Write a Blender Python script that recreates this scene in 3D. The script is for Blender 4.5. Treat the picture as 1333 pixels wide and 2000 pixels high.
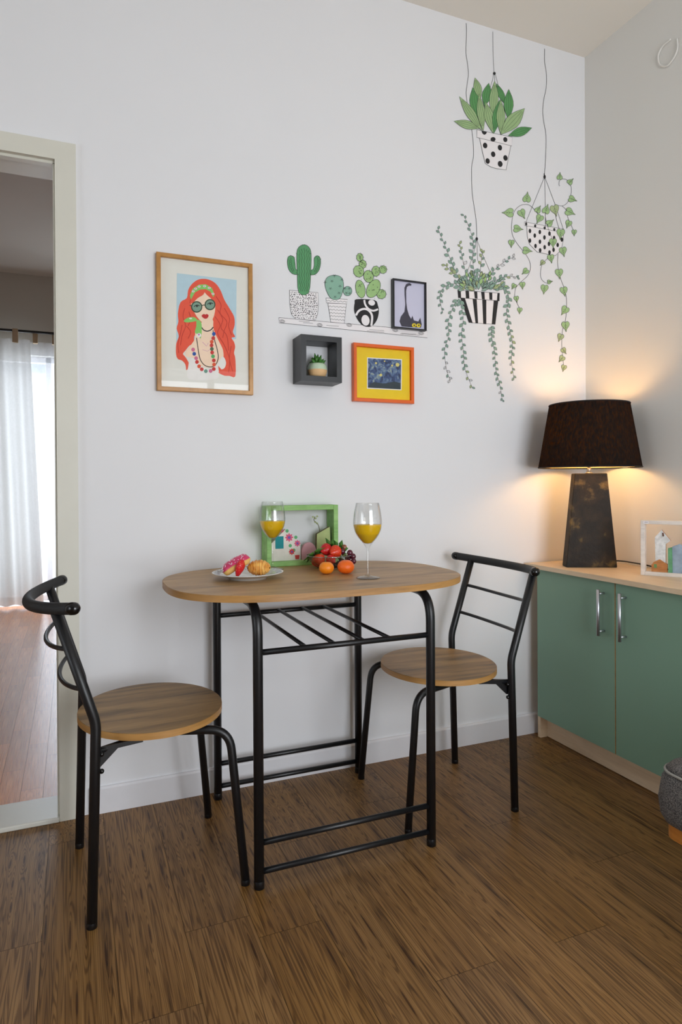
import bpy, bmesh, math, random
from math import sin, cos, pi, radians, sqrt, atan2, hypot
from mathutils import Vector, Matrix
from mathutils.geometry import tessellate_polygon

for _o in list(bpy.data.objects):
    bpy.data.objects.remove(_o)
S = bpy.context.scene
COL = S.collection
random.seed(7)

# ------------------------------------------------------------------ camera, light, exposure
CX, CY, CZ = -2.03878, -2.18868, 1.02997
YAW, PITCH, ROLL = 0.3927, -0.00537, -0.00542
FPX, PPX, PPY = 1272.4, 670.65, 952.67
FW = Vector((sin(YAW) * cos(PITCH), cos(YAW) * cos(PITCH), sin(PITCH)))
RT0 = Vector((cos(YAW), -sin(YAW), 0)); UP0 = RT0.cross(FW)
RT = RT0 * cos(ROLL) + UP0 * sin(ROLL); UP = -RT0 * sin(ROLL) + UP0 * cos(ROLL)
cam = bpy.data.cameras.new('camera'); camo = bpy.data.objects.new('camera', cam); COL.objects.link(camo)
camo.matrix_world = Matrix(((RT.x, UP.x, -FW.x, CX), (RT.y, UP.y, -FW.y, CY), (RT.z, UP.z, -FW.z, CZ), (0, 0, 0, 1)))
cam.sensor_fit = 'VERTICAL'; cam.sensor_height = 36.0; cam.lens = 36.0 * FPX / 2000.0
cam.shift_x = -(PPX - 666.5) / 2000.0; cam.shift_y = (PPY - 1000.0) / 2000.0
cam.clip_start = 0.02; cam.clip_end = 200
S.camera = camo

S.view_settings.view_transform = 'Standard'; S.view_settings.look = 'None'
S.view_settings.gamma = 1.0; S.view_settings.use_curve_mapping = False
S.view_settings.exposure = 0.19
try:
    S.cycles.use_denoising = True
    S.cycles.max_bounces = 10; S.cycles.diffuse_bounces = 6; S.cycles.glossy_bounces = 4
    S.cycles.transmission_bounces = 8; S.cycles.transparent_max_bounces = 16
    S.cycles.sample_clamp_indirect = 6.0
    S.cycles.caustics_reflective = False; S.cycles.caustics_refractive = False
except Exception:
    pass

wd = bpy.data.worlds.new('daylight'); S.world = wd; wd.use_nodes = True
wb = wd.node_tree.nodes['Background']; wb.inputs[0].default_value = (0.86, 0.93, 1.0, 1); wb.inputs[1].default_value = 1.6

def area(name, loc, rot, sx, sy, e, c):
    l = bpy.data.lights.new(name, 'AREA'); l.shape = 'RECTANGLE'; l.size = sx; l.size_y = sy; l.energy = e; l.color = c
    o = bpy.data.objects.new(name, l); COL.objects.link(o); o.location = loc; o.rotation_euler = rot
    return o
# daylight entering through the windows (just outside the panes), plus an added side fill
area('window_daylight_rear', (-.95, -3.6, 1.12), (radians(84), 0, 0), 1.4, 1.6, 52, (0.93, 0.96, 1.0))
area('added_fill_side', (-4.95, -1.8, 1.25), (radians(90), 0, radians(-90)), 1.5, 1.2, 10, (0.90, 0.95, 1.0))  # added fill light from the left, with a made-up window for it
area('window_daylight_far', (-2.4, 4.35, 1.25), (radians(-90), 0, 0), 1.5, 2.1, 46, (0.78, 0.88, 1.0))

# ------------------------------------------------------------------ helpers
def s2l(c):
    f = lambda v: v / 12.92 if v <= 0.04045 else ((v + 0.055) / 1.055) ** 2.4
    return tuple(f(v / 255.0) for v in c) + (1.0,)

def newmat(name):
    m = bpy.data.materials.new(name); m.use_nodes = True
    nt = m.node_tree; b = nt.nodes['Principled BSDF']
    return m, nt, b

def N(nt, t, **kw):
    n = nt.nodes.new(t)
    for k, v in kw.items():
        if k in ('op',): n.operation = v
        else: setattr(n, k, v)
    return n

def mat(name, rgb, rough=0.5, metal=0.0, var=0.04, scale=30.0, bump=0.0, spec=None, coat=0.0, sheen=0.0, bscale=None):
    """procedural material: base colour softly broken up by noise, optional fine bump"""
    m, nt, b = newmat(name)
    c = s2l(rgb)
    tc = N(nt, 'ShaderNodeTexCoord'); nz = N(nt, 'ShaderNodeTexNoise'); nz.inputs['Scale'].default_value = scale
    nz.inputs['Detail'].default_value = 3
    nt.links.new(tc.outputs['Object'], nz.inputs['Vector'])
    cr = N(nt, 'ShaderNodeValToRGB')
    cr.color_ramp.elements[0].position = 0.3; cr.color_ramp.elements[1].position = 0.7
    cr.color_ramp.elements[0].color = tuple(max(0, v * (1 - var)) for v in c[:3]) + (1,)
    cr.color_ramp.elements[1].color = tuple(min(1, v * (1 + var)) for v in c[:3]) + (1,)
    nt.links.new(nz.outputs['Fac'], cr.inputs['Fac']); nt.links.new(cr.outputs['Color'], b.inputs['Base Color'])
    b.inputs['Roughness'].default_value = rough; b.inputs['Metallic'].default_value = metal
    if spec is not None: b.inputs['Specular IOR Level'].default_value = spec
    if coat: b.inputs['Coat Weight'].default_value = coat; b.inputs['Coat Roughness'].default_value = 0.08
    if sheen: b.inputs['Sheen Weight'].default_value = sheen
    if bump:
        n2 = N(nt, 'ShaderNodeTexNoise'); n2.inputs['Scale'].default_value = bscale or scale * 4; n2.inputs['Detail'].default_value = 4
        nt.links.new(tc.outputs['Object'], n2.inputs['Vector'])
        bp = N(nt, 'ShaderNodeBump'); bp.inputs['Strength'].default_value = bump; bp.inputs['Distance'].default_value = 0.002
        nt.links.new(n2.outputs['Fac'], bp.inputs['Height']); nt.links.new(bp.outputs['Normal'], b.inputs['Normal'])
    return m

def wood(name, cols, stretch=(1, 14, 14), scale=2.2, rough=0.45, coord='Object', knots=0.5, fine=0.25, bump=0.15, seed=0.0):
    """wood with grain running along the axis whose stretch factor is smallest; cols = dark, mid, light"""
    m, nt, b = newmat(name); L = nt.links.new
    tc = N(nt, 'ShaderNodeTexCoord'); mp = N(nt, 'ShaderNodeMapping')
    mp.inputs['Scale'].default_value = stretch; mp.inputs['Location'].default_value = (seed, seed * 1.7, seed * .3)
    L(tc.outputs[coord], mp.inputs['Vector'])
    n0 = N(nt, 'ShaderNodeTexNoise'); n0.inputs['Scale'].default_value = 1.3; n0.inputs['Detail'].default_value = 2
    L(mp.outputs[0], n0.inputs['Vector'])
    mx = N(nt, 'ShaderNodeMixRGB'); mx.blend_type = 'ADD'; mx.inputs[0].default_value = 0.35
    L(mp.outputs[0], mx.inputs[1]); L(n0.outputs['Color'], mx.inputs[2])
    n1 = N(nt, 'ShaderNodeTexNoise'); n1.inputs['Scale'].default_value = scale; n1.inputs['Detail'].default_value = 8
    n1.inputs['Roughness'].default_value = 0.6; n1.inputs['Distortion'].default_value = 0.5
    L(mx.outputs[0], n1.inputs['Vector'])
    cr = N(nt, 'ShaderNodeValToRGB'); e = cr.color_ramp.elements
    e[0].position = 0.28; e[0].color = s2l(cols[0]); e[1].position = 0.74; e[1].color = s2l(cols[2])
    k = e.new(0.5); k.color = s2l(cols[1])
    L(n1.outputs['Fac'], cr.inputs['Fac'])
    n2 = N(nt, 'ShaderNodeTexNoise'); n2.inputs['Scale'].default_value = scale * 7; n2.inputs['Detail'].default_value = 4
    L(mp.outputs[0], n2.inputs['Vector'])
    c2 = N(nt, 'ShaderNodeValToRGB'); c2.color_ramp.elements[0].position = 0.35; c2.color_ramp.elements[1].position = 0.62
    c2.color_ramp.elements[0].color = (1 - fine, 1 - fine, 1 - fine, 1); c2.color_ramp.elements[1].color = (1, 1, 1, 1)
    L(n2.outputs['Fac'], c2.inputs['Fac'])
    mm = N(nt, 'ShaderNodeMixRGB'); mm.blend_type = 'MULTIPLY'; mm.inputs[0].default_value = 1
    L(cr.outputs[0], mm.inputs[1]); L(c2.outputs[0], mm.inputs[2])
    out = mm.outputs[0]
    if knots:
        mp2 = N(nt, 'ShaderNodeMapping'); mp2.inputs['Scale'].default_value = tuple(3.2 if v == min(stretch) else 9.0 for v in stretch)
        mp2.inputs['Location'].default_value = (seed, seed, 0)
        L(tc.outputs[coord], mp2.inputs['Vector'])
        vo = N(nt, 'ShaderNodeTexNoise'); vo.inputs['Scale'].default_value = 1.5; vo.inputs['Detail'].default_value = 2; L(mp2.outputs[0], vo.inputs['Vector'])
        c3 = N(nt, 'ShaderNodeValToRGB'); c3.color_ramp.elements[0].position = 0.58; c3.color_ramp.elements[1].position = 0.72
        c3.color_ramp.elements[0].color = (1, 1, 1, 1); v = 1 - knots; c3.color_ramp.elements[1].color = (v, v, v * .97, 1)
        L(vo.outputs['Fac'], c3.inputs['Fac'])
        m3 = N(nt, 'ShaderNodeMixRGB'); m3.blend_type = 'MULTIPLY'; m3.inputs[0].default_value = 1
        L(out, m3.inputs[1]); L(c3.outputs[0], m3.inputs[2]); out = m3.outputs[0]
    L(out, b.inputs['Base Color']); b.inputs['Roughness'].default_value = rough
    if bump:
        bp = N(nt, 'ShaderNodeBump'); bp.inputs['Strength'].default_value = bump; bp.inputs['Distance'].default_value = 0.002
        L(n2.outputs['Fac'], bp.inputs['Height']); L(bp.outputs['Normal'], b.inputs['Normal'])
    return m

def glassmat(name, tint=(1, 1, 1), rough=0.0, refl=1.0, f0=0.045, edge=0.0):
    """thin clear glass: transparent with a reflection that grows towards grazing angles (Schlick)"""
    m = bpy.data.materials.new(name); m.use_nodes = True; nt = m.node_tree
    for n in list(nt.nodes): nt.nodes.remove(n)
    o = N(nt, 'ShaderNodeOutputMaterial'); tr = N(nt, 'ShaderNodeBsdfTransparent'); gl = N(nt, 'ShaderNodeBsdfGlossy')
    gl.inputs['Roughness'].default_value = rough
    lw = N(nt, 'ShaderNodeLayerWeight'); lw.inputs['Blend'].default_value = 0.5
    def mth(op, a, b):
        n = N(nt, 'ShaderNodeMath'); n.operation = op
        for i, x in enumerate((a, b)):
            if hasattr(x, 'links'): nt.links.new(x, n.inputs[i])
            else: n.inputs[i].default_value = x
        return n.outputs[0]
    f = lw.outputs['Facing']
    sch = mth('MULTIPLY', mth('ADD', mth('MULTIPLY', mth('POWER', f, 5.0), 1 - f0), f0), refl)
    cm = N(nt, 'ShaderNodeMixRGB'); cm.inputs[1].default_value = tint + (1,); cm.inputs[2].default_value = tuple(v * (1 - edge) for v in tint) + (1,)
    nt.links.new(mth('POWER', f, 3.0), cm.inputs[0]); nt.links.new(cm.outputs[0], tr.inputs[0])
    mx = N(nt, 'ShaderNodeMixShader'); nt.links.new(sch, mx.inputs[0])
    nt.links.new(tr.outputs[0], mx.inputs[1]); nt.links.new(gl.outputs[0], mx.inputs[2]); nt.links.new(mx.outputs[0], o.inputs[0])
    return m

class MB:
    """collects faces (several materials allowed) and links them as ONE mesh object"""
    def __init__(s): s.v = []; s.f = []; s.mi = []; s.mats = []; s.sm = []
    def mslot(s, m):
        if m not in s.mats: s.mats.append(m)
        return s.mats.index(m)
    def add(s, vs, fs, m, smooth=True):
        o = len(s.v); s.v += [Vector(v) for v in vs]; k = s.mslot(m)
        for f in fs: s.f.append(tuple(o + i for i in f)); s.mi.append(k); s.sm.append(smooth)
        return s
    def box(s, lo, hi, m, bev=0.0):
        bm = bmesh.new(); bmesh.ops.create_cube(bm, size=1)
        c = [(a + b) / 2 for a, b in zip(lo, hi)]; d = [abs(b - a) for a, b in zip(lo, hi)]
        for v in bm.verts: v.co = Vector((v.co.x * d[0] + c[0], v.co.y * d[1] + c[1], v.co.z * d[2] + c[2]))
        if bev:
            bmesh.ops.bevel(bm, geom=bm.edges[:], offset=min(bev, min(d) * .45), segments=3, affect='EDGES', profile=0.5)
        bm.verts.ensure_lookup_table(); bm.verts.index_update()
        s.add([v.co.copy() for v in bm.verts], [tuple(v.index for v in f.verts) for f in bm.faces], m, smooth=False); bm.free()
        return s
    def tube(s, pts, r, m, n=16, cap=True, round_cap=False):
        pts = [Vector(p) for p in pts]; rr = r if isinstance(r, (list, tuple)) else [r] * len(pts)
        if round_cap:
            a = (pts[0] - pts[1]).normalized(); b = (pts[-1] - pts[-2]).normalized(); r0, r1 = rr[0], rr[-1]
            hd = [(r0 * sin(t), r0 * cos(t)) for t in (1.5, 1.2, .8, .4)]
            tl = [(r1 * sin(t), r1 * cos(t)) for t in (.4, .8, 1.2, 1.5)]
            pts = [pts[0] + a * x for x, _ in hd] + pts + [pts[-1] + b * x for x, _ in tl]
            rr = [y for _, y in hd] + list(rr) + [y for _, y in tl]
        vs = []; prev = None
        for i, p in enumerate(pts):
            t = (pts[min(i + 1, len(pts) - 1)] - pts[max(i - 1, 0)]).normalized()
            if prev is None:
                u = t.orthogonal().normalized()
            else:
                u = prev - t * prev.dot(t)
                u = u.normalized() if u.length > 1e-6 else t.orthogonal().normalized()
            prev = u; w = t.cross(u)
            for k in range(n):
                a = 2 * pi * k / n; vs.append(p + (u * cos(a) + w * sin(a)) * rr[i])
        fs = [(i * n + k, i * n + (k + 1) % n, (i + 1) * n + (k + 1) % n, (i + 1) * n + k) for i in range(len(pts) - 1) for k in range(n)]
        s.add(vs, fs, m)
        if cap:
            o = len(s.v) - len(vs); k = s.mslot(m)
            s.f.append(tuple(o + j for j in reversed(range(n)))); s.mi.append(k); s.sm.append(False)
            s.f.append(tuple(o + (len(pts) - 1) * n + j for j in range(n))); s.mi.append(k); s.sm.append(False)
        return s
    def lathe(s, prof, m, c=(0, 0, 0), n=40, sx=1, sy=1, smooth=True):
        vs = []; c = Vector(c)
        for r, z in prof:
            for k in range(n):
                a = 2 * pi * k / n; vs.append(c + Vector((r * cos(a) * sx, r * sin(a) * sy, z)))
        fs = [(i * n + k, i * n + (k + 1) % n, (i + 1) * n + (k + 1) % n, (i + 1) * n + k) for i in range(len(prof) - 1) for k in range(n)]
        if prof[0][0] > 1e-5: fs.append(tuple(reversed(range(n)))) if prof[0][0] < -1 else None
        fs = [f for f in fs if f]
        return s.add(vs, fs, m, smooth)
    def ell(s, c, r, m, rot=None, nu=16, nv=24, fn=None):
        c = Vector(c); vs = []; R = rot or Matrix.Identity(3)
        for i in range(nu + 1):
            th = pi * i / nu
            for k in range(nv):
                ph = 2 * pi * k / nv; d = Vector((sin(th) * cos(ph), sin(th) * sin(ph), cos(th)))
                g = fn(d, th, ph) if fn else 1.0
                vs.append(c + R @ Vector((d.x * r[0] * g, d.y * r[1] * g, d.z * r[2] * g)))
        fs = [(i * nv + k, (i + 1) * nv + k, (i + 1) * nv + (k + 1) % nv, i * nv + (k + 1) % nv) for i in range(nu) for k in range(nv)]
        return s.add(vs, fs, m)
    def prism(s, poly, ax, a, b, m, m_side=None, smooth=False):
        """extrude a 2-D outline along axis ax ('x','y','z') from a to b"""
        def P(u, v, w): return {'x': (w, u, v), 'y': (u, w, v), 'z': (u, v, w)}[ax]
        n = len(poly); vs = [P(u, v, a) for u, v in poly] + [P(u, v, b) for u, v in poly]
        tri = tessellate_polygon([[Vector((u, v, 0)) for u, v in poly]])
        s.add(vs, [tuple(t) for t in tri] + [tuple(i + n for i in reversed(t)) for t in tri], m, False)
        s.add(vs, [(i, (i + 1) % n, (i + 1) % n + n, i + n) for i in range(n)], m_side or m, smooth)
        return s
    def build(s, name, parent=None, world=False, off=None):
        me = bpy.data.meshes.new(name); o = bpy.data.objects.new(name, me); COL.objects.link(o)
        d = Vector((0, 0, 0))
        if off is not None: d = Vector(off)
        if parent is not None:
            o.parent = parent
            if world:
                p = parent
                while p is not None: d = d + p.location; p = p.parent
        me.from_pydata([tuple(v - d) for v in s.v], [], s.f)
        for mt in s.mats: me.materials.append(mt)
        for p, k, sm in zip(me.polygons, s.mi, s.sm): p.material_index = k; p.use_smooth = sm
        bm = bmesh.new(); bm.from_mesh(me)
        bmesh.ops.recalc_face_normals(bm, faces=bm.faces[:]); bm.to_mesh(me); bm.free()
        me.update()
        if off is not None: o.location = Vector(off)
        return o

def thing(name, label, cat, loc=(0, 0, 0), rz=0.0, group=None):
    o = bpy.data.objects.new(name, None); COL.objects.link(o); o.location = loc; o.rotation_euler = (0, 0, rz)
    o.empty_display_size = 0.05
    return tag(o, label, cat, group)
def tag(o, label, cat, group=None):
    o['label'] = label; o['category'] = cat
    if group: o['group'] = group
    return o
def struct(o, label=None):
    o['kind'] = 'structure'
    if label: o['label'] = label
    return o
def children(o): return [c for c in bpy.data.objects if c.parent is o]
def copy_tree(o, parent=None):
    c = o.copy(); COL.objects.link(c); c.parent = parent
    for ch in children(o): copy_tree(ch, c)
    return c

def fillet(pts, rad, seg=8):
    """polyline with rounded corners"""
    pts = [Vector(p) for p in pts]; out = [pts[0]]
    rr = rad if isinstance(rad, (list, tuple)) else [rad] * (len(pts) - 2)
    for i in range(1, len(pts) - 1):
        a, b, c = pts[i - 1], pts[i], pts[i + 1]; u = (a - b).normalized(); w = (c - b).normalized()
        ang = u.angle(w); t = rr[i - 1] / math.tan(ang / 2); t = min(t, (a - b).length * .49, (c - b).length * .49)
        p, q = b + u * t, b + w * t
        for k in range(seg + 1):
            x = k / seg; out.append((p * (1 - x) + b * x) * (1 - x) + (b * (1 - x) + q * x) * x)
    out.append(pts[-1]); return out

def smooth(pts, n=6, closed=False):
    pts = [Vector(p) for p in pts]; m = len(pts); out = []
    rng = range(m if closed else m - 1)
    for i in rng:
        if closed: p0, p1, p2, p3 = pts[(i - 1) % m], pts[i], pts[(i + 1) % m], pts[(i + 2) % m]
        else: p0, p1, p2, p3 = pts[max(i - 1, 0)], pts[i], pts[i + 1], pts[min(i + 2, m - 1)]
        for k in range(n):
            t = k / n
            out.append(0.5 * ((2 * p1) + (p2 - p0) * t + (2 * p0 - 5 * p1 + 4 * p2 - p3) * t * t + (3 * p1 - p0 - 3 * p2 + p3) * t ** 3))
    if not closed: out.append(pts[-1])
    return out

C0 = Vector((CX, CY, CZ))
def ray(u, v): return FW + RT * ((u - PPX) / FPX) - UP * ((v - PPY) / FPX)
def aty(u, v, y=0.0): d = ray(u, v); return C0 + d * ((y - CY) / d.y)     # measured point of a plane parallel to the back wall
def atz(u, v, z): d = ray(u, v); return C0 + d * ((z - CZ) / d.z)

# ------------------------------------------------------------------ materials
def wallpaint(name, rgb):
    m = mat(name, rgb, rough=0.85, var=0.012, scale=1.6, bump=0.05, bscale=90, spec=0.25)
    return m
M = {}
M['wall'] = wallpaint('wall_paint', (228, 229, 232))
M['wall_r'] = wallpaint('wall_paint_side', (222, 221, 217))
M['ceil'] = wallpaint('ceiling_paint', (224, 220, 212))
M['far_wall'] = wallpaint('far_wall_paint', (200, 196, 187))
M['trim'] = mat('cream_door_paint', (214, 213, 202), rough=0.4, var=0.02, scale=8, bump=0.03)
M['base'] = mat('white_skirting_paint', (226, 226, 230), rough=0.4, var=0.01)
M['dark'] = mat('dark_gap', (25, 18, 12), rough=0.9)
M['black'] = mat('black_powder_coat', (17, 18, 21), rough=0.38, var=0.1, scale=60, bump=0.08, bscale=500)
M['foam'] = mat('black_foam_grip', (26, 27, 29), rough=0.62, var=0.1, scale=120, bump=0.2, bscale=900)
M['cap'] = mat('black_gloss_plastic', (10, 10, 12), rough=0.18)
M['oak'] = wood('oak_laminate', ((130, 100, 60), (172, 134, 84), (194, 156, 102)), stretch=(1.6, 16, 16), scale=1.7, rough=0.42, knots=0.35, fine=0.16, seed=3)
M['oak2'] = wood('oak_laminate_seat', ((98, 77, 48), (152, 118, 71), (178, 142, 89)), stretch=(1.7, 15, 15), scale=1.5, rough=0.45, knots=0.3, fine=0.2, seed=9)
M['oak_edge'] = wood('oak_edge_band', ((150, 108, 58), (178, 132, 74), (192, 146, 86)), stretch=(2, 2, 30), scale=1.5, rough=0.45, knots=0, fine=0.12)
M['green'] = mat('sage_green_laminate', (124, 158, 137), rough=0.45, var=0.015, scale=4)
M['maple'] = wood('pale_maple_laminate', ((212, 186, 152), (224, 200, 168), (232, 210, 180)), stretch=(14, 1.5, 14), scale=1.5, rough=0.4, knots=0, fine=0.06)
M['chrome'] = mat('brushed_steel', (196, 198, 204), rough=0.42, metal=1.0, var=0.03)
M['line'] = mat('black_ink', (36, 36, 38), rough=0.8)
M['inkwhite'] = mat('white_ink', (236, 233, 235), rough=0.85, var=0.01)

def floor_mat():
    m, nt, b = newmat('wood_plank_vinyl'); L = nt.links.new
    uv = N(nt, 'ShaderNodeUVMap'); uv.uv_map = 'UVMap'
    at = N(nt, 'ShaderNodeAttribute'); at.attribute_name = 'plank'
    def mapped(sc):
        mp = N(nt, 'ShaderNodeMapping'); mp.inputs['Scale'].default_value = sc; L(uv.outputs[0], mp.inputs['Vector']); return mp.outputs[0]
    # cathedral figure: distort across-grain coordinate
    nd = N(nt, 'ShaderNodeTexNoise'); nd.inputs['Scale'].default_value = 1; nd.inputs['Detail'].default_value = 2; L(mapped((5, 1.7, 1)), nd.inputs['Vector'])
    mx = N(nt, 'ShaderNodeMixRGB'); mx.blend_type = 'ADD'; mx.inputs[0].default_value = 1
    sc = N(nt, 'ShaderNodeMixRGB'); sc.blend_type = 'MULTIPLY'; sc.inputs[0].default_value = 1; sc.inputs[2].default_value = (3.0, 0.6, 0, 1)
    L(nd.outputs['Color'], sc.inputs[1]); L(mapped((8, .9, 1)), mx.inputs[1]); L(sc.outputs[0], mx.inputs[2])
    n1 = N(nt, 'ShaderNodeTexNoise'); n1.inputs['Scale'].default_value = 0.9; n1.inputs['Detail'].default_value = 6; n1.inputs['Roughness'].default_value = .62
    L(mx.outputs[0], n1.inputs['Vector'])
    cr = N(nt, 'ShaderNodeValToRGB'); e = cr.color_ramp.elements
    e[0].position = .24; e[0].color = s2l((90, 63, 34)); e[1].position = .76; e[1].color = s2l((166, 128, 78))
    k = e.new(.5); k.color = s2l((134, 98, 54)); L(n1.outputs['Fac'], cr.inputs['Fac'])
    # growth-ring lines: contour lines of a stretched field, pulled round the knots
    vo = N(nt, 'ShaderNodeTexVoronoi'); vo.voronoi_dimensions = '2D'; vo.inputs['Scale'].default_value = 1; vo.inputs['Randomness'].default_value = 1; L(mapped((4.2, 1.7, 1)), vo.inputs['Vector'])
    hf = N(nt, 'ShaderNodeTexNoise'); hf.inputs['Scale'].default_value = 1; hf.inputs['Detail'].default_value = 1.5; hf.inputs['Distortion'].default_value = .2
    L(mapped((7.0, 1.15, 1)), hf.inputs['Vector'])
    def mth(op, a, b, c=None):
        n = N(nt, 'ShaderNodeMath'); n.operation = op
        for i_, x in enumerate((a, b)):
            if hasattr(x, 'links'): L(x, n.inputs[i_])
            else: n.inputs[i_].default_value = x
        return n.outputs[0]
    kn = mth('POWER', mth('MAXIMUM', mth('SUBTRACT', 1.0, mth('MULTIPLY', vo.outputs['Distance'], 2.6)), 0.0), 2.0)
    field = mth('ADD', hf.outputs['Fac'], mth('MULTIPLY', kn, .30))
    ring = mth('ADD', mth('MULTIPLY', mth('SINE', mth('MULTIPLY', field, 95.0), 0.0), .5), .5)
    c2 = N(nt, 'ShaderNodeValToRGB'); c2.color_ramp.elements[0].position = 0.02; c2.color_ramp.elements[1].position = .55
    c2.color_ramp.elements[0].color = (.50, .45, .40, 1); c2.color_ramp.elements[1].color = (1, 1, 1, 1); L(ring, c2.inputs['Fac'])
    # dark cracks
    n3 = N(nt, 'ShaderNodeTexNoise'); n3.inputs['Scale'].default_value = 1.0; n3.inputs['Detail'].default_value = 3
    L(mapped((16, 1.1, 1)), n3.inputs['Vector'])
    n3m = N(nt, 'ShaderNodeTexNoise'); n3m.inputs['Scale'].default_value = 1.0; n3m.inputs['Detail'].default_value = 1; L(mapped((14, 2.6, 1)), n3m.inputs['Vector'])
    dd = mth('ABSOLUTE', mth('SUBTRACT', mth('ADD', n3.outputs['Fac'], mth('MULTIPLY', kn, .1)), .5), 0.0)
    gate = mth('MULTIPLY', mth('MAXIMUM', mth('SUBTRACT', .56, n3m.outputs['Fac']), 0.0), .5)
    c3 = N(nt, 'ShaderNodeValToRGB'); c3.color_ramp.elements[0].position = .0; c3.color_ramp.elements[1].position = .022
    c3.color_ramp.elements[0].color = (.30, .25, .20, 1); c3.color_ramp.elements[1].color = (1, 1, 1, 1); L(mth('ADD', dd, gate), c3.inputs['Fac'])
    # fine fibres
    n4 = N(nt, 'ShaderNodeTexNoise'); n4.inputs['Scale'].default_value = 1; n4.inputs['Detail'].default_value = 3; L(mapped((300, 9, 1)), n4.inputs['Vector'])
    c4 = N(nt, 'ShaderNodeValToRGB'); c4.color_ramp.elements[0].position = .3; c4.color_ramp.elements[1].position = .65
    c4.color_ramp.elements[0].color = (.86, .85, .84, 1); c4.color_ramp.elements[1].color = (1.06, 1.06, 1.06, 1); L(n4.outputs['Fac'], c4.inputs['Fac'])
    # knots
    c5 = N(nt, 'ShaderNodeValToRGB'); c5.color_ramp.elements[0].position = .045; c5.color_ramp.elements[1].position = .085
    c5.color_ramp.elements[0].color = (.30, .22, .16, 1); c5.color_ramp.elements[1].color = (1, 1, 1, 1); L(vo.outputs['Distance'], c5.inputs['Fac'])
    out = cr.outputs[0]
    for x in (c2, c3, c4, c5):
        mm = N(nt, 'ShaderNodeMixRGB'); mm.blend_type = 'MULTIPLY'; mm.inputs[0].default_value = 1
        L(out, mm.inputs[1]); L(x.outputs[0], mm.inputs[2]); out = mm.outputs[0]
    hs = N(nt, 'ShaderNodeHueSaturation'); sp = N(nt, 'ShaderNodeSeparateColor'); L(at.outputs['Color'], sp.inputs[0])
    mr = N(nt, 'ShaderNodeMapRange'); mr.inputs[3].default_value = .93; mr.inputs[4].default_value = 1.08; L(sp.outputs[0], mr.inputs[0]); L(mr.outputs[0], hs.inputs['Value'])
    mr2 = N(nt, 'ShaderNodeMapRange'); mr2.inputs[3].default_value = .94; mr2.inputs[4].default_value = 1.04; L(sp.outputs[1], mr2.inputs[0]); L(mr2.outputs[0], hs.inputs['Saturation'])
    L(out, hs.inputs['Color']); L(hs.outputs[0], b.inputs['Base Color'])
    b.inputs['Roughness'].default_value = .42; b.inputs['Specular IOR Level'].default_value = .4
    bp = N(nt, 'ShaderNodeBump'); bp.inputs['Strength'].default_value = .25; bp.inputs['Distance'].default_value = .001
    L(c4.outputs[0], bp.inputs['Height']); L(bp.outputs[0], b.inputs['Normal'])
    return m
M['floor'] = floor_mat()

# ------------------------------------------------------------------ room shell
H = 2.853; YR = -3.35; XL = -4.7; WT = 0.142; OX = -2.085; OZ = 2.027; OL = -2.95

def plank_floor(name, x0, x1, y0, y1, w, xref, matp, fixed, z=0.0, L=1.2, gap=0.0005):
    me = bpy.data.meshes.new(name); rng = random.Random(5)
    vs, fs, uvs, cols, mi = [], [], [], [], []
    vs += [(x0, y0, z - .0015), (x1, y0, z - .0015), (x1, y1, z - .0015), (x0, y1, z - .0015)]; fs.append((0, 1, 2, 3)); uvs.append([(0, 0)] * 4); cols.append((0, 0, 0)); mi.append(1)
    k0 = math.floor((x0 - xref) / w); k = k0
    while xref + k * w < x1:
        a = max(x0, xref + k * w); b = min(x1, xref + (k + 1) * w)
        yy = fixed.get(k, -3.0 + rng.random() * L)
        j = math.floor((y0 - yy) / L)
        while yy + j * L < y1:
            c = max(y0, yy + j * L); d = min(y1, yy + (j + 1) * L)
            if b - a > .003 and d - c > .003:
                o = len(vs); vs += [(a + gap, c + gap, z), (b - gap, c + gap, z), (b - gap, d - gap, z), (a + gap, d - gap, z)]
                fs.append((o, o + 1, o + 2, o + 3)); ou, ov = rng.random() * 50, rng.random() * 50
                uvs.append([(ou, ov), (ou + b - a, ov), (ou + b - a, ov + d - c), (ou, ov + d - c)])
                cols.append((rng.random(), rng.random(), rng.random())); mi.append(0)
            j += 1
        k += 1
    me.from_pydata(vs, [], fs); me.materials.append(matp); me.materials.append(M['dark'])
    ul = me.uv_layers.new(name='UVMap'); ca = me.color_attributes.new('plank', 'FLOAT_COLOR', 'CORNER')
    i = 0
    for p in me.polygons:
        p.material_index = mi[p.index]
        for q in range(4):
            ul.data[i].uv = uvs[p.index][q]; ca.data[i].color = cols[p.index] + (1,); i += 1
    o = bpy.data.objects.new(name, me); COL.objects.link(o); return o

fl = plank_floor('floor', XL, 0.0, YR, 0.0, .152, -.896, M['floor'],
                 {-1: -1.025 + .0, -2: -.28, -3: -1.02, -4: -.40, -5: -.75, -6: -.667, -7: -.888 , 0: -.55, 1: -.82, 2: -.2})
struct(fl, 'brown wood-look plank floor of the dining corner')

# ceiling
struct(MB().box((XL, YR, H), (0, 0, H + .05), M['ceil']).build('ceiling'), 'pale ceiling above the dining corner')
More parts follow.
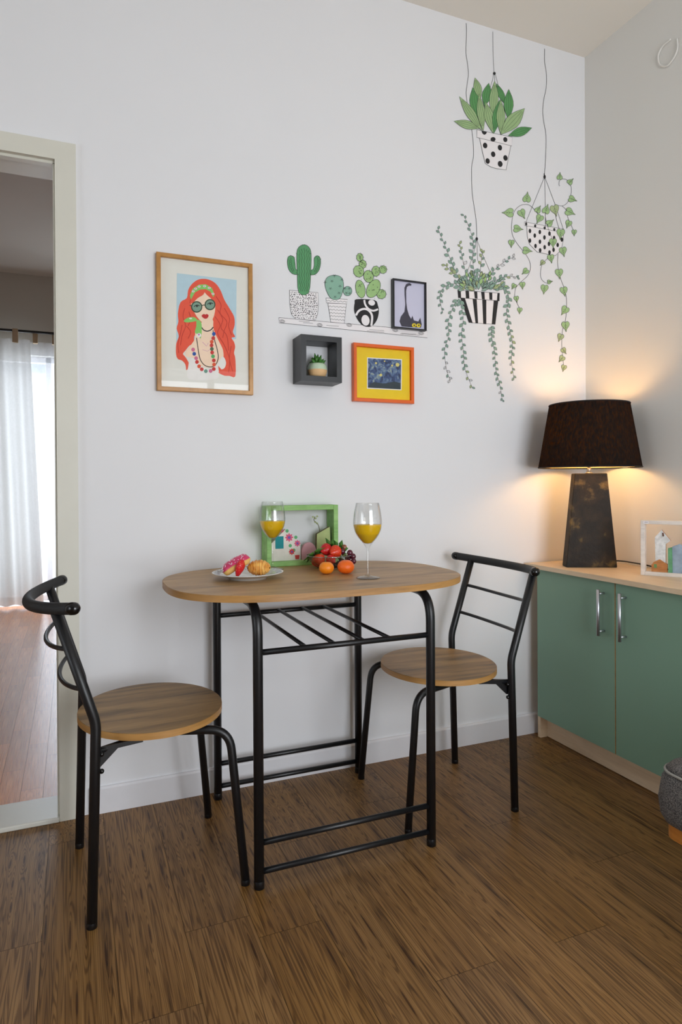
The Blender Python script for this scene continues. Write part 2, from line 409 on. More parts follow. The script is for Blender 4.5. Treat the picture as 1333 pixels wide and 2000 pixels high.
# back wall with the doorway
b = MB()
b.box((OX + .012, 0, 0), (0.0, WT, H), M['wall']); b.box((XL, 0, 0), (OL - .012, WT, H), M['wall']); b.box((OL - .012, 0, OZ + .012), (OX + .012, WT, H), M['wall'])
struct(b.build('wall_back'), 'white wall carrying the pictures and plant stickers')
struct(MB().box((0, YR, 0), (.12, WT, H), M['wall_r']).build('wall_right'), 'white wall behind the lamp and green cabinet')
b = MB()
b.box((XL - .12, YR, 0), (XL, 0, .55), M['wall']); b.box((XL - .12, YR, 2.0), (XL, 0, H), M['wall'])
b.box((XL - .12, YR, .55), (XL, -2.6, 2.0), M['wall']); b.box((XL - .12, -1.0, .55), (XL, 0, 2.0), M['wall'])
struct(b.build('wall_left'))
b = MB()
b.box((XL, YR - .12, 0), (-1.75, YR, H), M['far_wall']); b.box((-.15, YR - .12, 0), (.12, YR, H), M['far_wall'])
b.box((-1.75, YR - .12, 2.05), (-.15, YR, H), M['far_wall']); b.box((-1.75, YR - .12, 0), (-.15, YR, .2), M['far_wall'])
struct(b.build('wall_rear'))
# window behind the camera and an added fill window beside it: frames only carry the panes
def window(name, x0, x1, z0, z1, y, axis='y'):
    r = bpy.data.objects.new(name, None); COL.objects.link(r); struct(r)
    f = MB(); t = .05
    def B(a, bb):
        if axis == 'y': f.box((a[0], y - .03, a[1]), (bb[0], y + .03, bb[1]), M['base'], .004)
        else: f.box((y - .03, a[0], a[1]), (y + .03, bb[0], bb[1]), M['base'], .004)
    B((x0, z0), (x0 + t, z1)); B((x1 - t, z0), (x1, z1)); B((x0, z0), (x1, z0 + t)); B((x0, z1 - t), (x1, z1)); xm = (x0 + x1) / 2; B((xm - t / 2, z0), (xm + t / 2, z1))
    f.build('window_frame', r)
    g = MB()
    if axis == 'y': g.add([(x0, y, z0), (x1, y, z0), (x1, y, z1), (x0, y, z1)], [(0, 1, 2, 3)], M['pane'], False)
    else: g.add([(y, x0, z0), (y, x1, z0), (y, x1, z1), (y, x0, z1)], [(0, 1, 2, 3)], M['pane'], False)
    g.build('window_pane', r)
    return r
M['pane'] = glassmat('window_glass', (1, 1, 1), refl=.6)
window('window_1', -1.75, -.15, .2, 2.05, YR - .06); window('added_window_2', -2.6, -1.0, .55, 2.0, XL - .06, 'x')

# skirting
def skirt(name, p, q, side):
    b = MB(); h = .082; t = .012
    if side == 'back': b.prism([(0, 0), (-t, 0), (-t, h - .006), (-t + .004, h), (0, h)], 'x', p, q, M['base'])
    return struct(b.build(name))
skirt('baseboard_back', -2.0, -.0, 'back')
b = MB(); b.prism([(0, 0), (-.012, 0), (-.012, .076), (-.008, .082), (0, .082)], 'y', YR, -.0, M['base'])
struct(b.build('baseboard_right'))
# door casing: flat boards round the doorway with a mitred corner, inner stop, threshold
hx = -2.025; cw = hx - OX; zt = 2.083
b = MB()
b.prism([(OX, 0), (hx, 0), (hx, zt), (OX, OZ)], 'y', -.014, .0, M['trim'])
b.prism([(OX, OZ), (hx, zt), (OL - .06, zt), (OL, OZ)], 'y', -.0138, .0, M['trim'])
b.prism([(OL, 0), (OL, OZ), (OL - .06, zt), (OL - .06, 0)], 'y', -.014, 0, M['trim'])
struct(b.build('trim_1'), 'cream painted door casing with mitred corner')
b = MB()
b.box((OX, .0, 0), (OX + .012, WT, OZ), M['trim']); b.box((OX - .006, .004, 0), (OX, .03, OZ - .006), M['trim'])
b.box((OL, .004, OZ - .008), (OX, .03, OZ), M['trim']); b.box((OL - .012, 0, 0), (OL, WT, OZ), M['trim']); b.box((OL - .012, .0, OZ), (OX + .012, WT, OZ + .012), M['trim'])
struct(b.build('trim_2'), 'cream door jamb lining the doorway')
struct(MB().box((OL, -.02, 0), (OX, WT, .016), mat('white_threshold', (216, 216, 208), rough=.3, var=.04, scale=5), .004).build('trim_3'), 'white worn threshold under the doorway')

# ------------------------------------------------------------------ the room beyond the door
FY = 4.05
def parquet():
    m, nt, b = newmat('orange_parquet'); L = nt.links.new
    uv = N(nt, 'ShaderNodeUVMap'); uv.uv_map = 'UVMap'
    at = N(nt, 'ShaderNodeAttribute'); at.attribute_name = 'plank'
    mp = N(nt, 'ShaderNodeMapping'); mp.inputs['Scale'].default_value = (26, 2.5, 1); L(uv.outputs[0], mp.inputs[0])
    n1 = N(nt, 'ShaderNodeTexNoise'); n1.inputs['Scale'].default_value = 1; n1.inputs['Detail'].default_value = 5; L(mp.outputs[0], n1.inputs['Vector'])
    cr = N(nt, 'ShaderNodeValToRGB'); cr.color_ramp.elements[0].color = s2l((182, 100, 46)); cr.color_ramp.elements[1].color = s2l((240, 158, 86)); cr.color_ramp.elements[0].position = .3; cr.color_ramp.elements[1].position = .7
    L(n1.outputs['Fac'], cr.inputs[0])
    sp = N(nt, 'ShaderNodeSeparateColor'); L(at.outputs['Color'], sp.inputs[0]); hs = N(nt, 'ShaderNodeHueSaturation')
    mr = N(nt, 'ShaderNodeMapRange'); mr.inputs[3].default_value = .85; mr.inputs[4].default_value = 1.12; L(sp.outputs[0], mr.inputs[0]); L(mr.outputs[0], hs.inputs['Value']); L(cr.outputs[0], hs.inputs['Color'])
    L(hs.outputs[0], b.inputs['Base Color']); b.inputs['Roughness'].default_value = .26; b.inputs['Specular IOR Level'].default_value = .5
    nz = N(nt, 'ShaderNodeTexNoise'); nz.inputs['Scale'].default_value = 7; L(uv.outputs[0], nz.inputs['Vector'])
    bp = N(nt, 'ShaderNodeBump'); bp.inputs['Strength'].default_value = .05; bp.inputs['Distance'].default_value = .004; L(nz.outputs['Fac'], bp.inputs['Height']); L(bp.outputs[0], b.inputs['Normal'])
    return m
f2 = plank_floor('floor_far', -5.0, -1.2, WT, FY, .07, -2.0, parquet(), {}, L=.42, gap=.0004)
struct(f2, 'glossy orange parquet in the room beyond the doorway')
struct(MB().box((-5, WT, H), (-1.2, FY, H + .05), M['far_wall']).build('ceiling_far'))
b = MB(); wx0, wx1, wz1 = -2.72, -1.75, 2.16
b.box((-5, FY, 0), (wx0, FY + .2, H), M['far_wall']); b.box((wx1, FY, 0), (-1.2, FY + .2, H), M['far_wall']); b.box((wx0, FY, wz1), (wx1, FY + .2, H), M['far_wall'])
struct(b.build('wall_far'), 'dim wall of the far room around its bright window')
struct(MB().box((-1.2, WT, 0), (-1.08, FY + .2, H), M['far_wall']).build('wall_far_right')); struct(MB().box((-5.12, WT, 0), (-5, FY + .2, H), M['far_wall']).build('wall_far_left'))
window('window_3', wx0, wx1, .02, wz1, FY + .1)
# outside the far window
pl = MB().box((-6, 7.5, -1), (2, 7.7, 6), mat('pale_plaster', (235, 236, 238), rough=.9)).build('facade')
tag(pl, 'pale sunlit house facade outside the far window', 'building')
ac = thing('air_conditioner', 'white air conditioner unit mounted on the facade outside the window', 'air conditioner', (-2.36 - .3, 7.5, 2.55))
am = mat('grey_white_plastic', (150, 160, 178), rough=.5)
MB().box((-.3, -.28, 0), (.3, 0, .5), am, .02).build('housing', ac)
g = MB()
for k in range(5): g.tube([(-.02 + cos(t / 24 * 2 * pi) * (.04 + k * .04), -.29, .25 + sin(t / 24 * 2 * pi) * (.04 + k * .04)) for t in range(25)], .006, M['chrome'], n=6)
g.build('fan_grille', ac)
# curtains
def curtain_mat(name, rgb, tr, ts=.5):
    m = bpy.data.materials.new(name); m.use_nodes = True; nt = m.node_tree
    for n in list(nt.nodes): nt.nodes.remove(n)
    o = N(nt, 'ShaderNodeOutputMaterial'); d = N(nt, 'ShaderNodeBsdfDiffuse'); t = N(nt, 'ShaderNodeBsdfTranslucent'); tp = N(nt, 'ShaderNodeBsdfTransparent')
    tc = N(nt, 'ShaderNodeTexCoord'); w = N(nt, 'ShaderNodeTexNoise'); w.inputs['Scale'].default_value = 60; nt.links.new(tc.outputs['Object'], w.inputs['Vector'])
    cr = N(nt, 'ShaderNodeValToRGB'); c = s2l(rgb); cr.color_ramp.elements[0].color = tuple(v * .9 for v in c[:3]) + (1,); cr.color_ramp.elements[1].color = c
    nt.links.new(w.outputs['Fac'], cr.inputs[0])
    for x in (d, t): nt.links.new(cr.outputs[0], x.inputs[0])
    a = N(nt, 'ShaderNodeMixShader'); a.inputs[0].default_value = ts; nt.links.new(d.outputs[0], a.inputs[1]); nt.links.new(t.outputs[0], a.inputs[2])
    b2 = N(nt, 'ShaderNodeMixShader'); b2.inputs[0].default_value = tr; nt.links.new(a.outputs[0], b2.inputs[1]); nt.links.new(tp.outputs[0], b2.inputs[2]); nt.links.new(b2.outputs[0], o.inputs[0])
    return m
def sheet(x0t, x1t, x0b, x1b, z0, z1, y, folds, amp, m, nx=90, nz=14):
    b = MB(); vs = []
    for j in range(nz + 1):
        t = j / nz; z = z1 + (z0 - z1) * t; A = amp * (.45 + .75 * t)
        for i in range(nx + 1):
            s = i / nx; x = (x0t * (1 - t) + x0b * t) * (1 - s) + (x1t * (1 - t) + x1b * t) * s
            vs.append((x, y + A * sin(s * folds * 2 * pi + .8 * sin(3 * s)) + .004 * sin(7 * t + 9 * s), z))
    n = nx + 1
    b.add(vs, [(j * n + i, j * n + i + 1, (j + 1) * n + i + 1, (j + 1) * n + i) for j in range(nz) for i in range(nx)], m)
    return b
rodz = 2.33
rod = thing('curtain_rod', 'dark curtain rod above the far room window', 'curtain rod', (-2.3, 3.9, rodz))
MB().tube([(-1.6, 0, 0), (.95, 0, 0)], .011, M['black'], n=12).build('rod', rod)
for sx in (-1.55, .9):
    MB().tube([(sx, 0, 0), (sx, .15, 0)], .008, M['black'], n=8).build('bracket', rod)
cm1 = curtain_mat('white_voile', (214, 212, 208), .06, .34); cm2 = curtain_mat('white_sheer', (244, 244, 246), .6)
tabm = mat('curtain_tab_fabric', (196, 178, 150), rough=.9)
c1 = thing('curtain', 'white tab-top curtain gathered at the left of the far window', 'curtain', (-2.9, 3.9, 0), group='curtains of the far window')
sheet(-.45, .53, -.45, .62, .03, rodz - .07, 0, 9, .035, cm1).build('curtain_panel', c1)
for x in (.08, .25, .42, -.1, -.3): MB().box((x - .022, -.018, rodz - .1), (x + .022, .018, rodz + .016), tabm, .004).build('tab', c1)
c2 = thing('curtain', 'thin sheer curtain over the brightest pane, right of the gathered one', 'curtain', (-2.3, 3.965, 0), group='curtains of the far window')
sheet(-.1, .6, -.1, .6, .05, rodz - .07, 0, 6, .018, cm2).build('curtain_panel', c2)
for x in (-.03, .12, .3, .5): MB().box((x - .02, -.048, rodz - .09), (x + .02, -.012, rodz + .016), tabm, .004).build('tab', c2)

# ------------------------------------------------------------------ dining table
TZ = .7525; tcx, tcy = -1.3588, -.3124
def tab_outline(s=.0756, e=.371, bb=.3044, n=2.65, k=96, inset=0.0):
    out = []
    for i in range(k):
        a = 2 * pi * i / k; ca, sa = cos(a), sin(a)
        x = (e - inset) * abs(ca) ** (2 / n); y = (bb - inset) * abs(sa) ** (2 / n)
        out.append(((x + s) * (1 if ca >= 0 else -1), y * (1 if sa >= 0 else -1)))
    return out
T = thing('dining_table', 'small oval wood-top bistro table on black tube legs, against the wall', 'table', (tcx, tcy, 0))
b = MB()
b.prism(tab_outline(inset=.0015), 'z', TZ - .001, TZ, M['oak']); b.prism(tab_outline(), 'z', TZ - .018, TZ - .001, M['oak_edge'], smooth=True)
tp = b.build('tabletop', T)
lx0, lx1, ly0, ly1 = -1.607 - tcx, -1.102 - tcx, -.571 - tcy, -.058 - tcy
for x in (lx0, lx1):
    for y, sg in ((ly0, 1), (ly1, -1)):
        MB().tube(fillet([(x, y, .004), (x, y, TZ - .034), (x, y + sg * .16, TZ - .034)], .095, 12), .013, M['black'], n=20).build('leg', T)
        l = children(T)[-1]
        cp = MB().lathe([(0.0, 0), (.0134, 0), (.0134, .018), (.013, .02)], M['black'], (x, y, 0), n=20).build('foot_cap', l)
    MB().tube([(x, ly0 + .155, TZ - .034), (x, ly1 - .155, TZ - .034)], .013, M['black'], n=20).build('top_bar', T)
    for y in (ly0 + .12, ly1 - .12):
        MB().box((x - .02, y - .035, TZ - .021), (x + .02, y + .035, TZ - .018), M['black']).build('mounting_plate', T)
for y in (ly0, ly1):
    for z, nm in ((.601, 'upper_rail'), (.178, 'stretcher'), (.114 if y == ly0 else .105, 'stretcher')):
        if nm == 'stretcher' and z > .15: z = .114
        elif nm == 'stretcher': z = .04
        MB().tube([(lx0, y, z), (lx1, y, z)], .0078, M['black'], n=14).build(nm, T)
for x in (-1.480, -1.398, -1.3125, -1.2345):
    MB().tube([(x - tcx, ly0, .605), (x - tcx, ly1, .605)], .0055, M['black'], n=12).build('rack_bar', T)
for x in (lx0, lx1):
    for z in (.601, .178, .09):
        pass

# ------------------------------------------------------------------ chairs
def make_chair(label):
    t = thing('dining_chair', label, 'chair', group='bistro chairs at the oval table')
    w = .188; SZ = .436
    # seat
    b = MB(); n = 64; o1 = [(.17 + .186 * cos(2 * pi * i / n), .207 * sin(2 * pi * i / n)) for i in range(n)]
    o0 = [(.17 + .1848 * cos(2 * pi * i / n), .2058 * sin(2 * pi * i / n)) for i in range(n)]
    b.prism(o0, 'z', SZ - .001, SZ, M['oak2']); b.prism(o1, 'z', SZ - .017, SZ - .001, M['oak_edge'], smooth=True); b.build('seat', t)
    for s in (-1, 1):
        MB().tube(fillet([(0, s * w, .003), (.012, s * w, .475), (-.075, s * w, .752)], .12, 10), .012, M['black'], n=18).build('upright', t)
        l = children(t)[-1]
        MB().lathe([(0, 0), (.0122, 0), (.0122, .012), (.012, .014)], M['black'], (0, s * w, 0), n=18).build('foot_cap', l)
        MB().tube(fillet([(.372, s * (w + .002), .003), (.335, s * (w - .012), .402), (.16, s * (w - .075), .405)], .06, 10), .011, M['black'], n=18).build('front_leg', t)
        l = children(t)[-1]
        MB().lathe([(0, 0), (.0112, 0), (.0112, .012), (.011, .014)], M['black'], (.371, s * (w + .002), 0), n=18).build('foot_cap', l)
        MB().prism([(.008, .366), (.008, .412), (.12, .418), (.12, .408), (.062, .404), (.022, .366)], 'y', s * (w - .012) - .002, s * (w - .012) + .002, M['black']).build('seat_bracket', t)
        MB().tube([(.165, s * (w - .074), .405), (.01, s * (w - .006), .405)], .008, M['black'], n=12).build('seat_rail', t)
        for z in (.36, .40):
            MB().ell((.012 + .012, s * w, z), (.006, .006, .006), M['cap'], nu=6, nv=8).build('bolt', t)
    for z, x in ((.655, -.045), (.558, -.0135)):
        pts = [(x - .043 * (1 - (y / w) ** 2) ** .8 if abs(y) < w else x, y, z - .011 * (1 - (y / w) ** 2)) for y in [w * (i / 12 - 1) for i in range(25)]]
        MB().tube(pts, .0055, M['black'], n=12).build('back_rung', t)
    pts = []
    for i in range(33):
        a = -1 + i / 16; y = .242 * sin(a * pi / 2) if abs(a) < 1 else .242 * a
        bx = -.128 + .088 * (abs(y) / .242) ** 2.1; pts.append((bx, y, .751 + (bx + .075) * .16))
    hd = MB().tube(smooth(pts, 2), .0138, M['foam'], n=20, round_cap=False).build('backrest_bar', t)
    for s in (-1, 1):
        p = Vector(pts[0 if s < 0 else -1]); d = (p - Vector(pts[1 if s < 0 else -2])).normalized()
        c = MB().tube([p - d * .004, p + d * .004], .0146, M['cap'], n=20, round_cap=True).build('end_cap', hd)
    return t
ch = make_chair('black tube chair with round wood seat, beside the doorway')
ch.location = (-2.018, -.376, 0); ch.rotation_euler = (0, 0, radians(3.6))
ch2 = copy_tree(ch); ch2.location = (-.7525, -.3155, 0); ch2.rotation_euler = (0, 0, radians(180 - 2.6))
ch2['label'] = 'black tube chair with round wood seat, next to the green cabinet'

# ------------------------------------------------------------------ cabinet
CT = .705; cfx = -.335
K = thing('sideboard_cabinet', 'low green two-door cabinet with pale wood top in the corner', 'cabinet', (0, 0, 0))
MB().box((cfx, -1.62, CT - .018), (-.001, -.014, CT), M['maple'], .0012).build('worktop', K)
b = MB()
b.box((-.298, -.062, 0), (-.02, -.046, CT - .018), M['maple']); b.box((-.298, -1.30, 0), (-.02, -1.284, CT - .018), M['maple'])
b.box((-.298, -.5, .09), (-.02, -.484, CT - .018), M['maple']) if False else None
b.box((-.298, -1.3, .09), (-.02, -.05, .106), M['maple']); b.box((-.03, -1.3, .09), (-.02, -.05, CT - .018), M['maple'])
b.build('carcass', K)
MB().box((-.266, -1.284, .002), (-.252, -.062, .09), M['maple']).build('plinth', K)
def door(y0, y1, hy):
    d = MB().box((-.316, y1, .093), (-.300, y0, CT - .0205), M['green'], .001).build('door', K)
    MB().box((-.3165, y1 - .0012, .093), (-.3, y1, CT - .0205), M['oak_edge']).build('edge_band', d)
    h = MB(); hx = -.316 - .028
    h.tube([(hx, hy, .495), (hx, hy, .657)], .0058, M['chrome'], n=16)
    for z in (.510, .642): h.tube([(hx, hy, z), (-.314, hy, z)], .0038, M['chrome'], n=12)
    h.build('handle', d)
ya = [aty]  # doors measured along the cabinet front
door(-.066, -.4735, -.425); door(-.4765, -.884, -.522); door(-.887, -1.295, -1.24)

# ------------------------------------------------------------------ table lamp
LX, LY = -.188, -.218; LR = radians(-27)
lp = thing('table_lamp', 'lit table lamp with black tapered shade and dark bronze pyramid base', 'lamp', (LX, LY, CT), LR)
def lampbase_mat():
    m, nt, b = newmat('dark_bronze_patina'); L = nt.links.new
    tc = N(nt, 'ShaderNodeTexCoord'); n = N(nt, 'ShaderNodeTexNoise'); n.inputs['Scale'].default_value = 18; n.inputs['Detail'].default_value = 6; L(tc.outputs['Object'], n.inputs['Vector'])
    cr = N(nt, 'ShaderNodeValToRGB'); e = cr.color_ramp.elements; e[0].position = .45; e[0].color = s2l((30, 25, 21)); e[1].position = .75; e[1].color = s2l((120, 96, 52)); k = e.new(.6); k.color = s2l((46, 37, 26))
    L(n.outputs['Fac'], cr.inputs[0]); L(cr.outputs[0], b.inputs['Base Color']); b.inputs['Roughness'].default_value = .62; b.inputs['Specular IOR Level'].default_value = .3
    n2 = N(nt, 'ShaderNodeTexNoise'); n2.inputs['Scale'].default_value = 70; n2.inputs['Detail'].default_value = 5; L(tc.outputs['Object'], n2.inputs['Vector'])
    bp = N(nt, 'ShaderNodeBump'); bp.inputs['Strength'].default_value = .5; bp.inputs['Distance'].default_value = .004; L(n2.outputs['Fac'], bp.inputs['Height']); L(bp.outputs[0], b.inputs['Normal'])
    return m
b = MB(); w0, d0, w1, d1, hb = .0955, .030, .061, .026, .362
lv = [(-w0, -d0, 0), (w0, -d0, 0), (w0, d0, 0), (-w0, d0, 0), (-w0, -d0, .006), (w0, -d0, .006), (w0, d0, .006), (-w0, d0, .006), (-w1, -d1, hb), (w1, -d1, hb), (w1, d1, hb), (-w1, d1, hb)]
fs = [(3, 2, 1, 0), (8, 9, 10, 11)]
for a in (0, 4): fs += [(a + i, a + (i + 1) % 4, a + 4 + (i + 1) % 4, a + 4 + i) for i in range(4)]
lb = b.add(lv, fs, lampbase_mat(), False).build('base', lp)
mo = lb.modifiers.new('b', 'BEVEL'); mo.width = .003; mo.segments = 2
b = MB(); b.tube([(0, 0, hb), (0, 0, hb + .03)], .0065, M['chrome'], n=16); b.lathe([(0, hb), (.014, hb), (.014, hb + .003), (.007, hb + .005)], M['chrome'], n=20); b.build('neck', lp)
b = MB(); b.lathe([(.001, hb + .024), (.017, hb + .03), (.02, hb + .045), (.02, hb + .09), (.001, hb + .092)], M['cap'], n=20); b.build('socket', lp)
def shade_mat():
    m = bpy.data.materials.new('black_linen_shade'); m.use_nodes = True; nt = m.node_tree; L = nt.links.new
    for n in list(nt.nodes): nt.nodes.remove(n)
    o = N(nt, 'ShaderNodeOutputMaterial'); geo = N(nt, 'ShaderNodeNewGeometry'); tc = N(nt, 'ShaderNodeTexCoord')
    n = N(nt, 'ShaderNodeTexNoise'); n.inputs['Scale'].default_value = 1; n.inputs['Detail'].default_value = 4
    mp = N(nt, 'ShaderNodeMapping'); mp.inputs['Scale'].default_value = (160, 160, 60); L(tc.outputs['Object'], mp.inputs[0]); L(mp.outputs[0], n.inputs['Vector'])
    cr = N(nt, 'ShaderNodeValToRGB'); cr.color_ramp.elements[0].position = .42; cr.color_ramp.elements[1].position = .72
    cr.color_ramp.elements[0].color = (.0008, .0004, .0002, 1); cr.color_ramp.elements[1].color = (.010, .0046, .0011, 1); L(n.outputs['Fac'], cr.inputs[0])
    blk = N(nt, 'ShaderNodeBsdfDiffuse'); blk.inputs[0].default_value = s2l((26, 24, 23)); tr = N(nt, 'ShaderNodeBsdfTranslucent'); L(cr.outputs[0], tr.inputs[0])
    a1 = N(nt, 'ShaderNodeAddShader'); L(blk.outputs[0], a1.inputs[0]); L(tr.outputs[0], a1.inputs[1])
    gold = N(nt, 'ShaderNodeBsdfDiffuse'); gold.inputs[0].default_value = s2l((236, 214, 160))
    a2 = N(nt, 'ShaderNodeAddShader'); L(gold.outputs[0], a2.inputs[0]); L(tr.outputs[0], a2.inputs[1])
    mx = N(nt, 'ShaderNodeMixShader'); L(geo.outputs['Backfacing'], mx.inputs[0]); L(a1.outputs[0], mx.inputs[1]); L(a2.outputs[0], mx.inputs[2]); L(mx.outputs[0], o.inputs[0])
    return m
z0, z1, r0, r1 = .385, .628, .1895, .148
b = MB(); sm = shade_mat(); nn = 72; vs = []
for j in range(9):
    t = j / 8
    for k in range(nn):
        a = 2 * pi * k / nn; r = r0 + (r1 - r0) * t; vs.append((r * cos(a), r * sin(a), z0 + (z1 - z0) * t))
b.add(vs, [(j * nn + k, j * nn + (k + 1) % nn, (j + 1) * nn + (k + 1) % nn, (j + 1) * nn + k) for j in range(8) for k in range(nn)], sm)
sh = b.build('lamp_shade', lp)
blackf = mat('black_fabric', (24, 22, 21), rough=.9)
b = MB()
for z, r in ((z0, r0), (z1, r1)): MB().tube([(r * cos(2 * pi * k / 72), r * sin(2 * pi * k / 72), z) for k in range(73)], .0022, blackf, n=8, cap=False).build('rim_wire', sh)
pass
b = MB()
for k in range(3):
    a = 2 * pi * k / 3 + .4; b.tube([(.012 * cos(a), .012 * sin(a), z1 - .03), (r1 * cos(a), r1 * sin(a), z1 - .004)], .0018, M['chrome'], n=8)
b.build('spider', sh)
bm_, nt_, bb_ = newmat('warm_bulb'); bb_.inputs['Emission Color'].default_value = (1, .72, .38, 1); bb_.inputs['Emission Strength'].default_value = 12; bb_.inputs['Base Color'].default_value = (1, .9, .7, 1)
MB().ell((0, 0, .492), (.028, .028, .038), bm_).build('bulb', lp)
pl_ = bpy.data.lights.new('bulb_light', 'POINT'); pl_.energy = 4.9; pl_.color = (1, .57, .22); pl_.shadow_soft_size = .045
po = bpy.data.objects.new('bulb_light', pl_); COL.objects.link(po); po.location = (LX, LY, CT + .515)
# bulb must not block its own lamp
po.location = (LX, LY, CT + .492)
cord = MB().tube(smooth([(-.13, -.178, CT + .006), (-.06, -.16, CT + .006), (-.02, -.2, CT + .012), (-.012, -.30, CT + .010), (-.012, -.45, CT + .004), (-.012, -.9, CT + .004)], 6), .0028, M['cap'], n=8)
Rm = Matrix.Rotation(-LR, 3, 'Z')
for v in cord.v: v.xyz = Rm @ (v - Vector((LX, LY, CT)))
cord.build('cord', lp)

# ------------------------------------------------------------------ armchair seat at the right edge
def tweed():
    m, nt, b = newmat('grey_tweed'); L = nt.links.new
    tc = N(nt, 'ShaderNodeTexCoord'); n = N(nt, 'ShaderNodeTexNoise'); n.inputs['Scale'].default_value = 420; n.inputs['Detail'].default_value = 2; L(tc.outputs['Object'], n.inputs['Vector'])
    cr = N(nt, 'ShaderNodeValToRGB'); cr.color_ramp.elements[0].position = .35; cr.color_ramp.elements[1].position = .68
    cr.color_ramp.elements[0].color = s2l((50, 49, 52)); cr.color_ramp.elements[1].color = s2l((132, 128, 124)); L(n.outputs['Fac'], cr.inputs[0]); L(cr.outputs[0], b.inputs['Base Color'])
    b.inputs['Roughness'].default_value = .95
    bp = N(nt, 'ShaderNodeBump'); bp.inputs['Strength'].default_value = .6; bp.inputs['Distance'].default_value = .003; L(n.outputs['Fac'], bp.inputs['Height']); L(bp.outputs[0], b.inputs['Normal'])
    return m
A = thing('armchair', 'grey tweed upholstered seat with orange wood frame at the right edge', 'armchair', (-.875, -1.138, 0))
tw = tweed()
def rrect(x0, x1, y0, y1, r, k=8):
    o = []
    for cx, cy, a0 in ((x1 - r, y1 - r, 0), (x0 + r, y1 - r, 90), (x0 + r, y0 + r, 180), (x1 - r, y0 + r, 270)):
        for i in range(k + 1): a = radians(a0 + 90 * i / k); o.append((cx + r * cos(a), cy + r * sin(a)))
    return o
b = MB(); zs = [(.298, .010), (.303, .002), (.318, -.004), (.35, -.007), (.395, -.002), (.408, .004), (.411, .008), (.414, .004), (.425, .012), (.436, .04), (.443, .09), (.446, .16)]
ring = [[(x, y, z) for x, y in rrect(0 + i, .52 - i, -.6 + i, 0 - i, max(.045 - i * .1, .02))] for z, i in zs]
n = len(ring[0]); vs = [p for r in ring for p in r]
b.add(vs, [(j * n + i, j * n + (i + 1) % n, (j + 1) * n + (i + 1) % n, (j + 1) * n + i) for j in range(len(zs) - 1) for i in range(n)], tw)
b.add(ring[-1], [tuple(range(n))], tw, False); b.add(ring[0], [tuple(range(n))], tw, False)
b.build('seat_cushion', A)
b = MB(); b.tube([(x, y, .411) for x, y in rrect(.003, .517, -.597, -.003, .045)] , .003, mat('light_piping', (150, 148, 142), rough=.9), n=8); b.build('piping', A)
ow = wood('orange_beech', ((176, 108, 44), (196, 126, 56), (208, 140, 70)), stretch=(12, 1.5, 12), rough=.35, knots=0, fine=.1)
b = MB(); b.prism(rrect(.012, .508, -.588, -.012, .03), 'z', .268, .298, ow, smooth=True); b.build('seat_frame', A)
for x, y in ((.1, -.12), (.44, -.12), (.1, -.5), (.44, -.5)): MB().tube([(x, y, 0), (x, y, .27)], [.014, .02], ow, n=14).build('leg', A)

# ------------------------------------------------------------------ cube shelf and potted succulent
q = thing('cube_shelf', 'small black open cube shelf hung on the wall', 'wall shelf', (-1.3215, 0, 1.383))
bk = mat('black_matt_lacquer', (34, 36, 39), rough=.42, var=.03)
Wc = .150; Hc = .158; Dc = .09; t = .019
b = MB()
b.box((0, -Dc, 0), (t, -.001, Hc), bk); b.box((Wc - t, -Dc, 0), (Wc, -.001, Hc), bk); b.box((t, -Dc, 0), (Wc - t, -.001, t), bk); b.box((t, -Dc, Hc - t), (Wc - t, -.001, Hc), bk)
b.build('frame', q)
sc_ = thing('potted_succulent', 'tiny green succulent in a two-tone pot inside the cube shelf', 'plant', (-1.249, -.052, 1.383 + t))
b = MB(); mg = mat('mint_glaze', (190, 210, 184), rough=.3); mt = mat('bare_terracotta', (222, 182, 132), rough=.7)
pr = [(0, 0), (.022, 0), (.029, .006), (.0335, .018), (.0345, .026)]
b.lathe(pr, mt, n=36); b.lathe([(.0346, .026), (.0335, .036), (.030, .045), (.026, .049), (.023, .047), (.0, .044)], mg, n=36); b.build('pot', sc_)
b = MB(); lg = mat('succulent_green', (62, 118, 44), rough=.45, var=.3, scale=60)
for ring_, (nl, tilt, ln) in enumerate(((8, 70, .034), (7, 45, .034), (5, 18, .036))):
    for k in range(nl):
        a = 2 * pi * k / nl + ring_ * .5 + random.uniform(-.2, .2); tl = radians(tilt + random.uniform(-10, 10))
        d = Vector((cos(a) * sin(tl), sin(a) * sin(tl), cos(tl))); L_ = ln * random.uniform(.8, 1.15)
        p = Vector((0, 0, .044)); b.tube([p, p + d * L_ * .3, p + d * L_ * .65, p + d * L_ + Vector((0, 0, .003))], [.003, .0058, .0062, .0008], lg, n=8)
b.build('leaves', sc_)

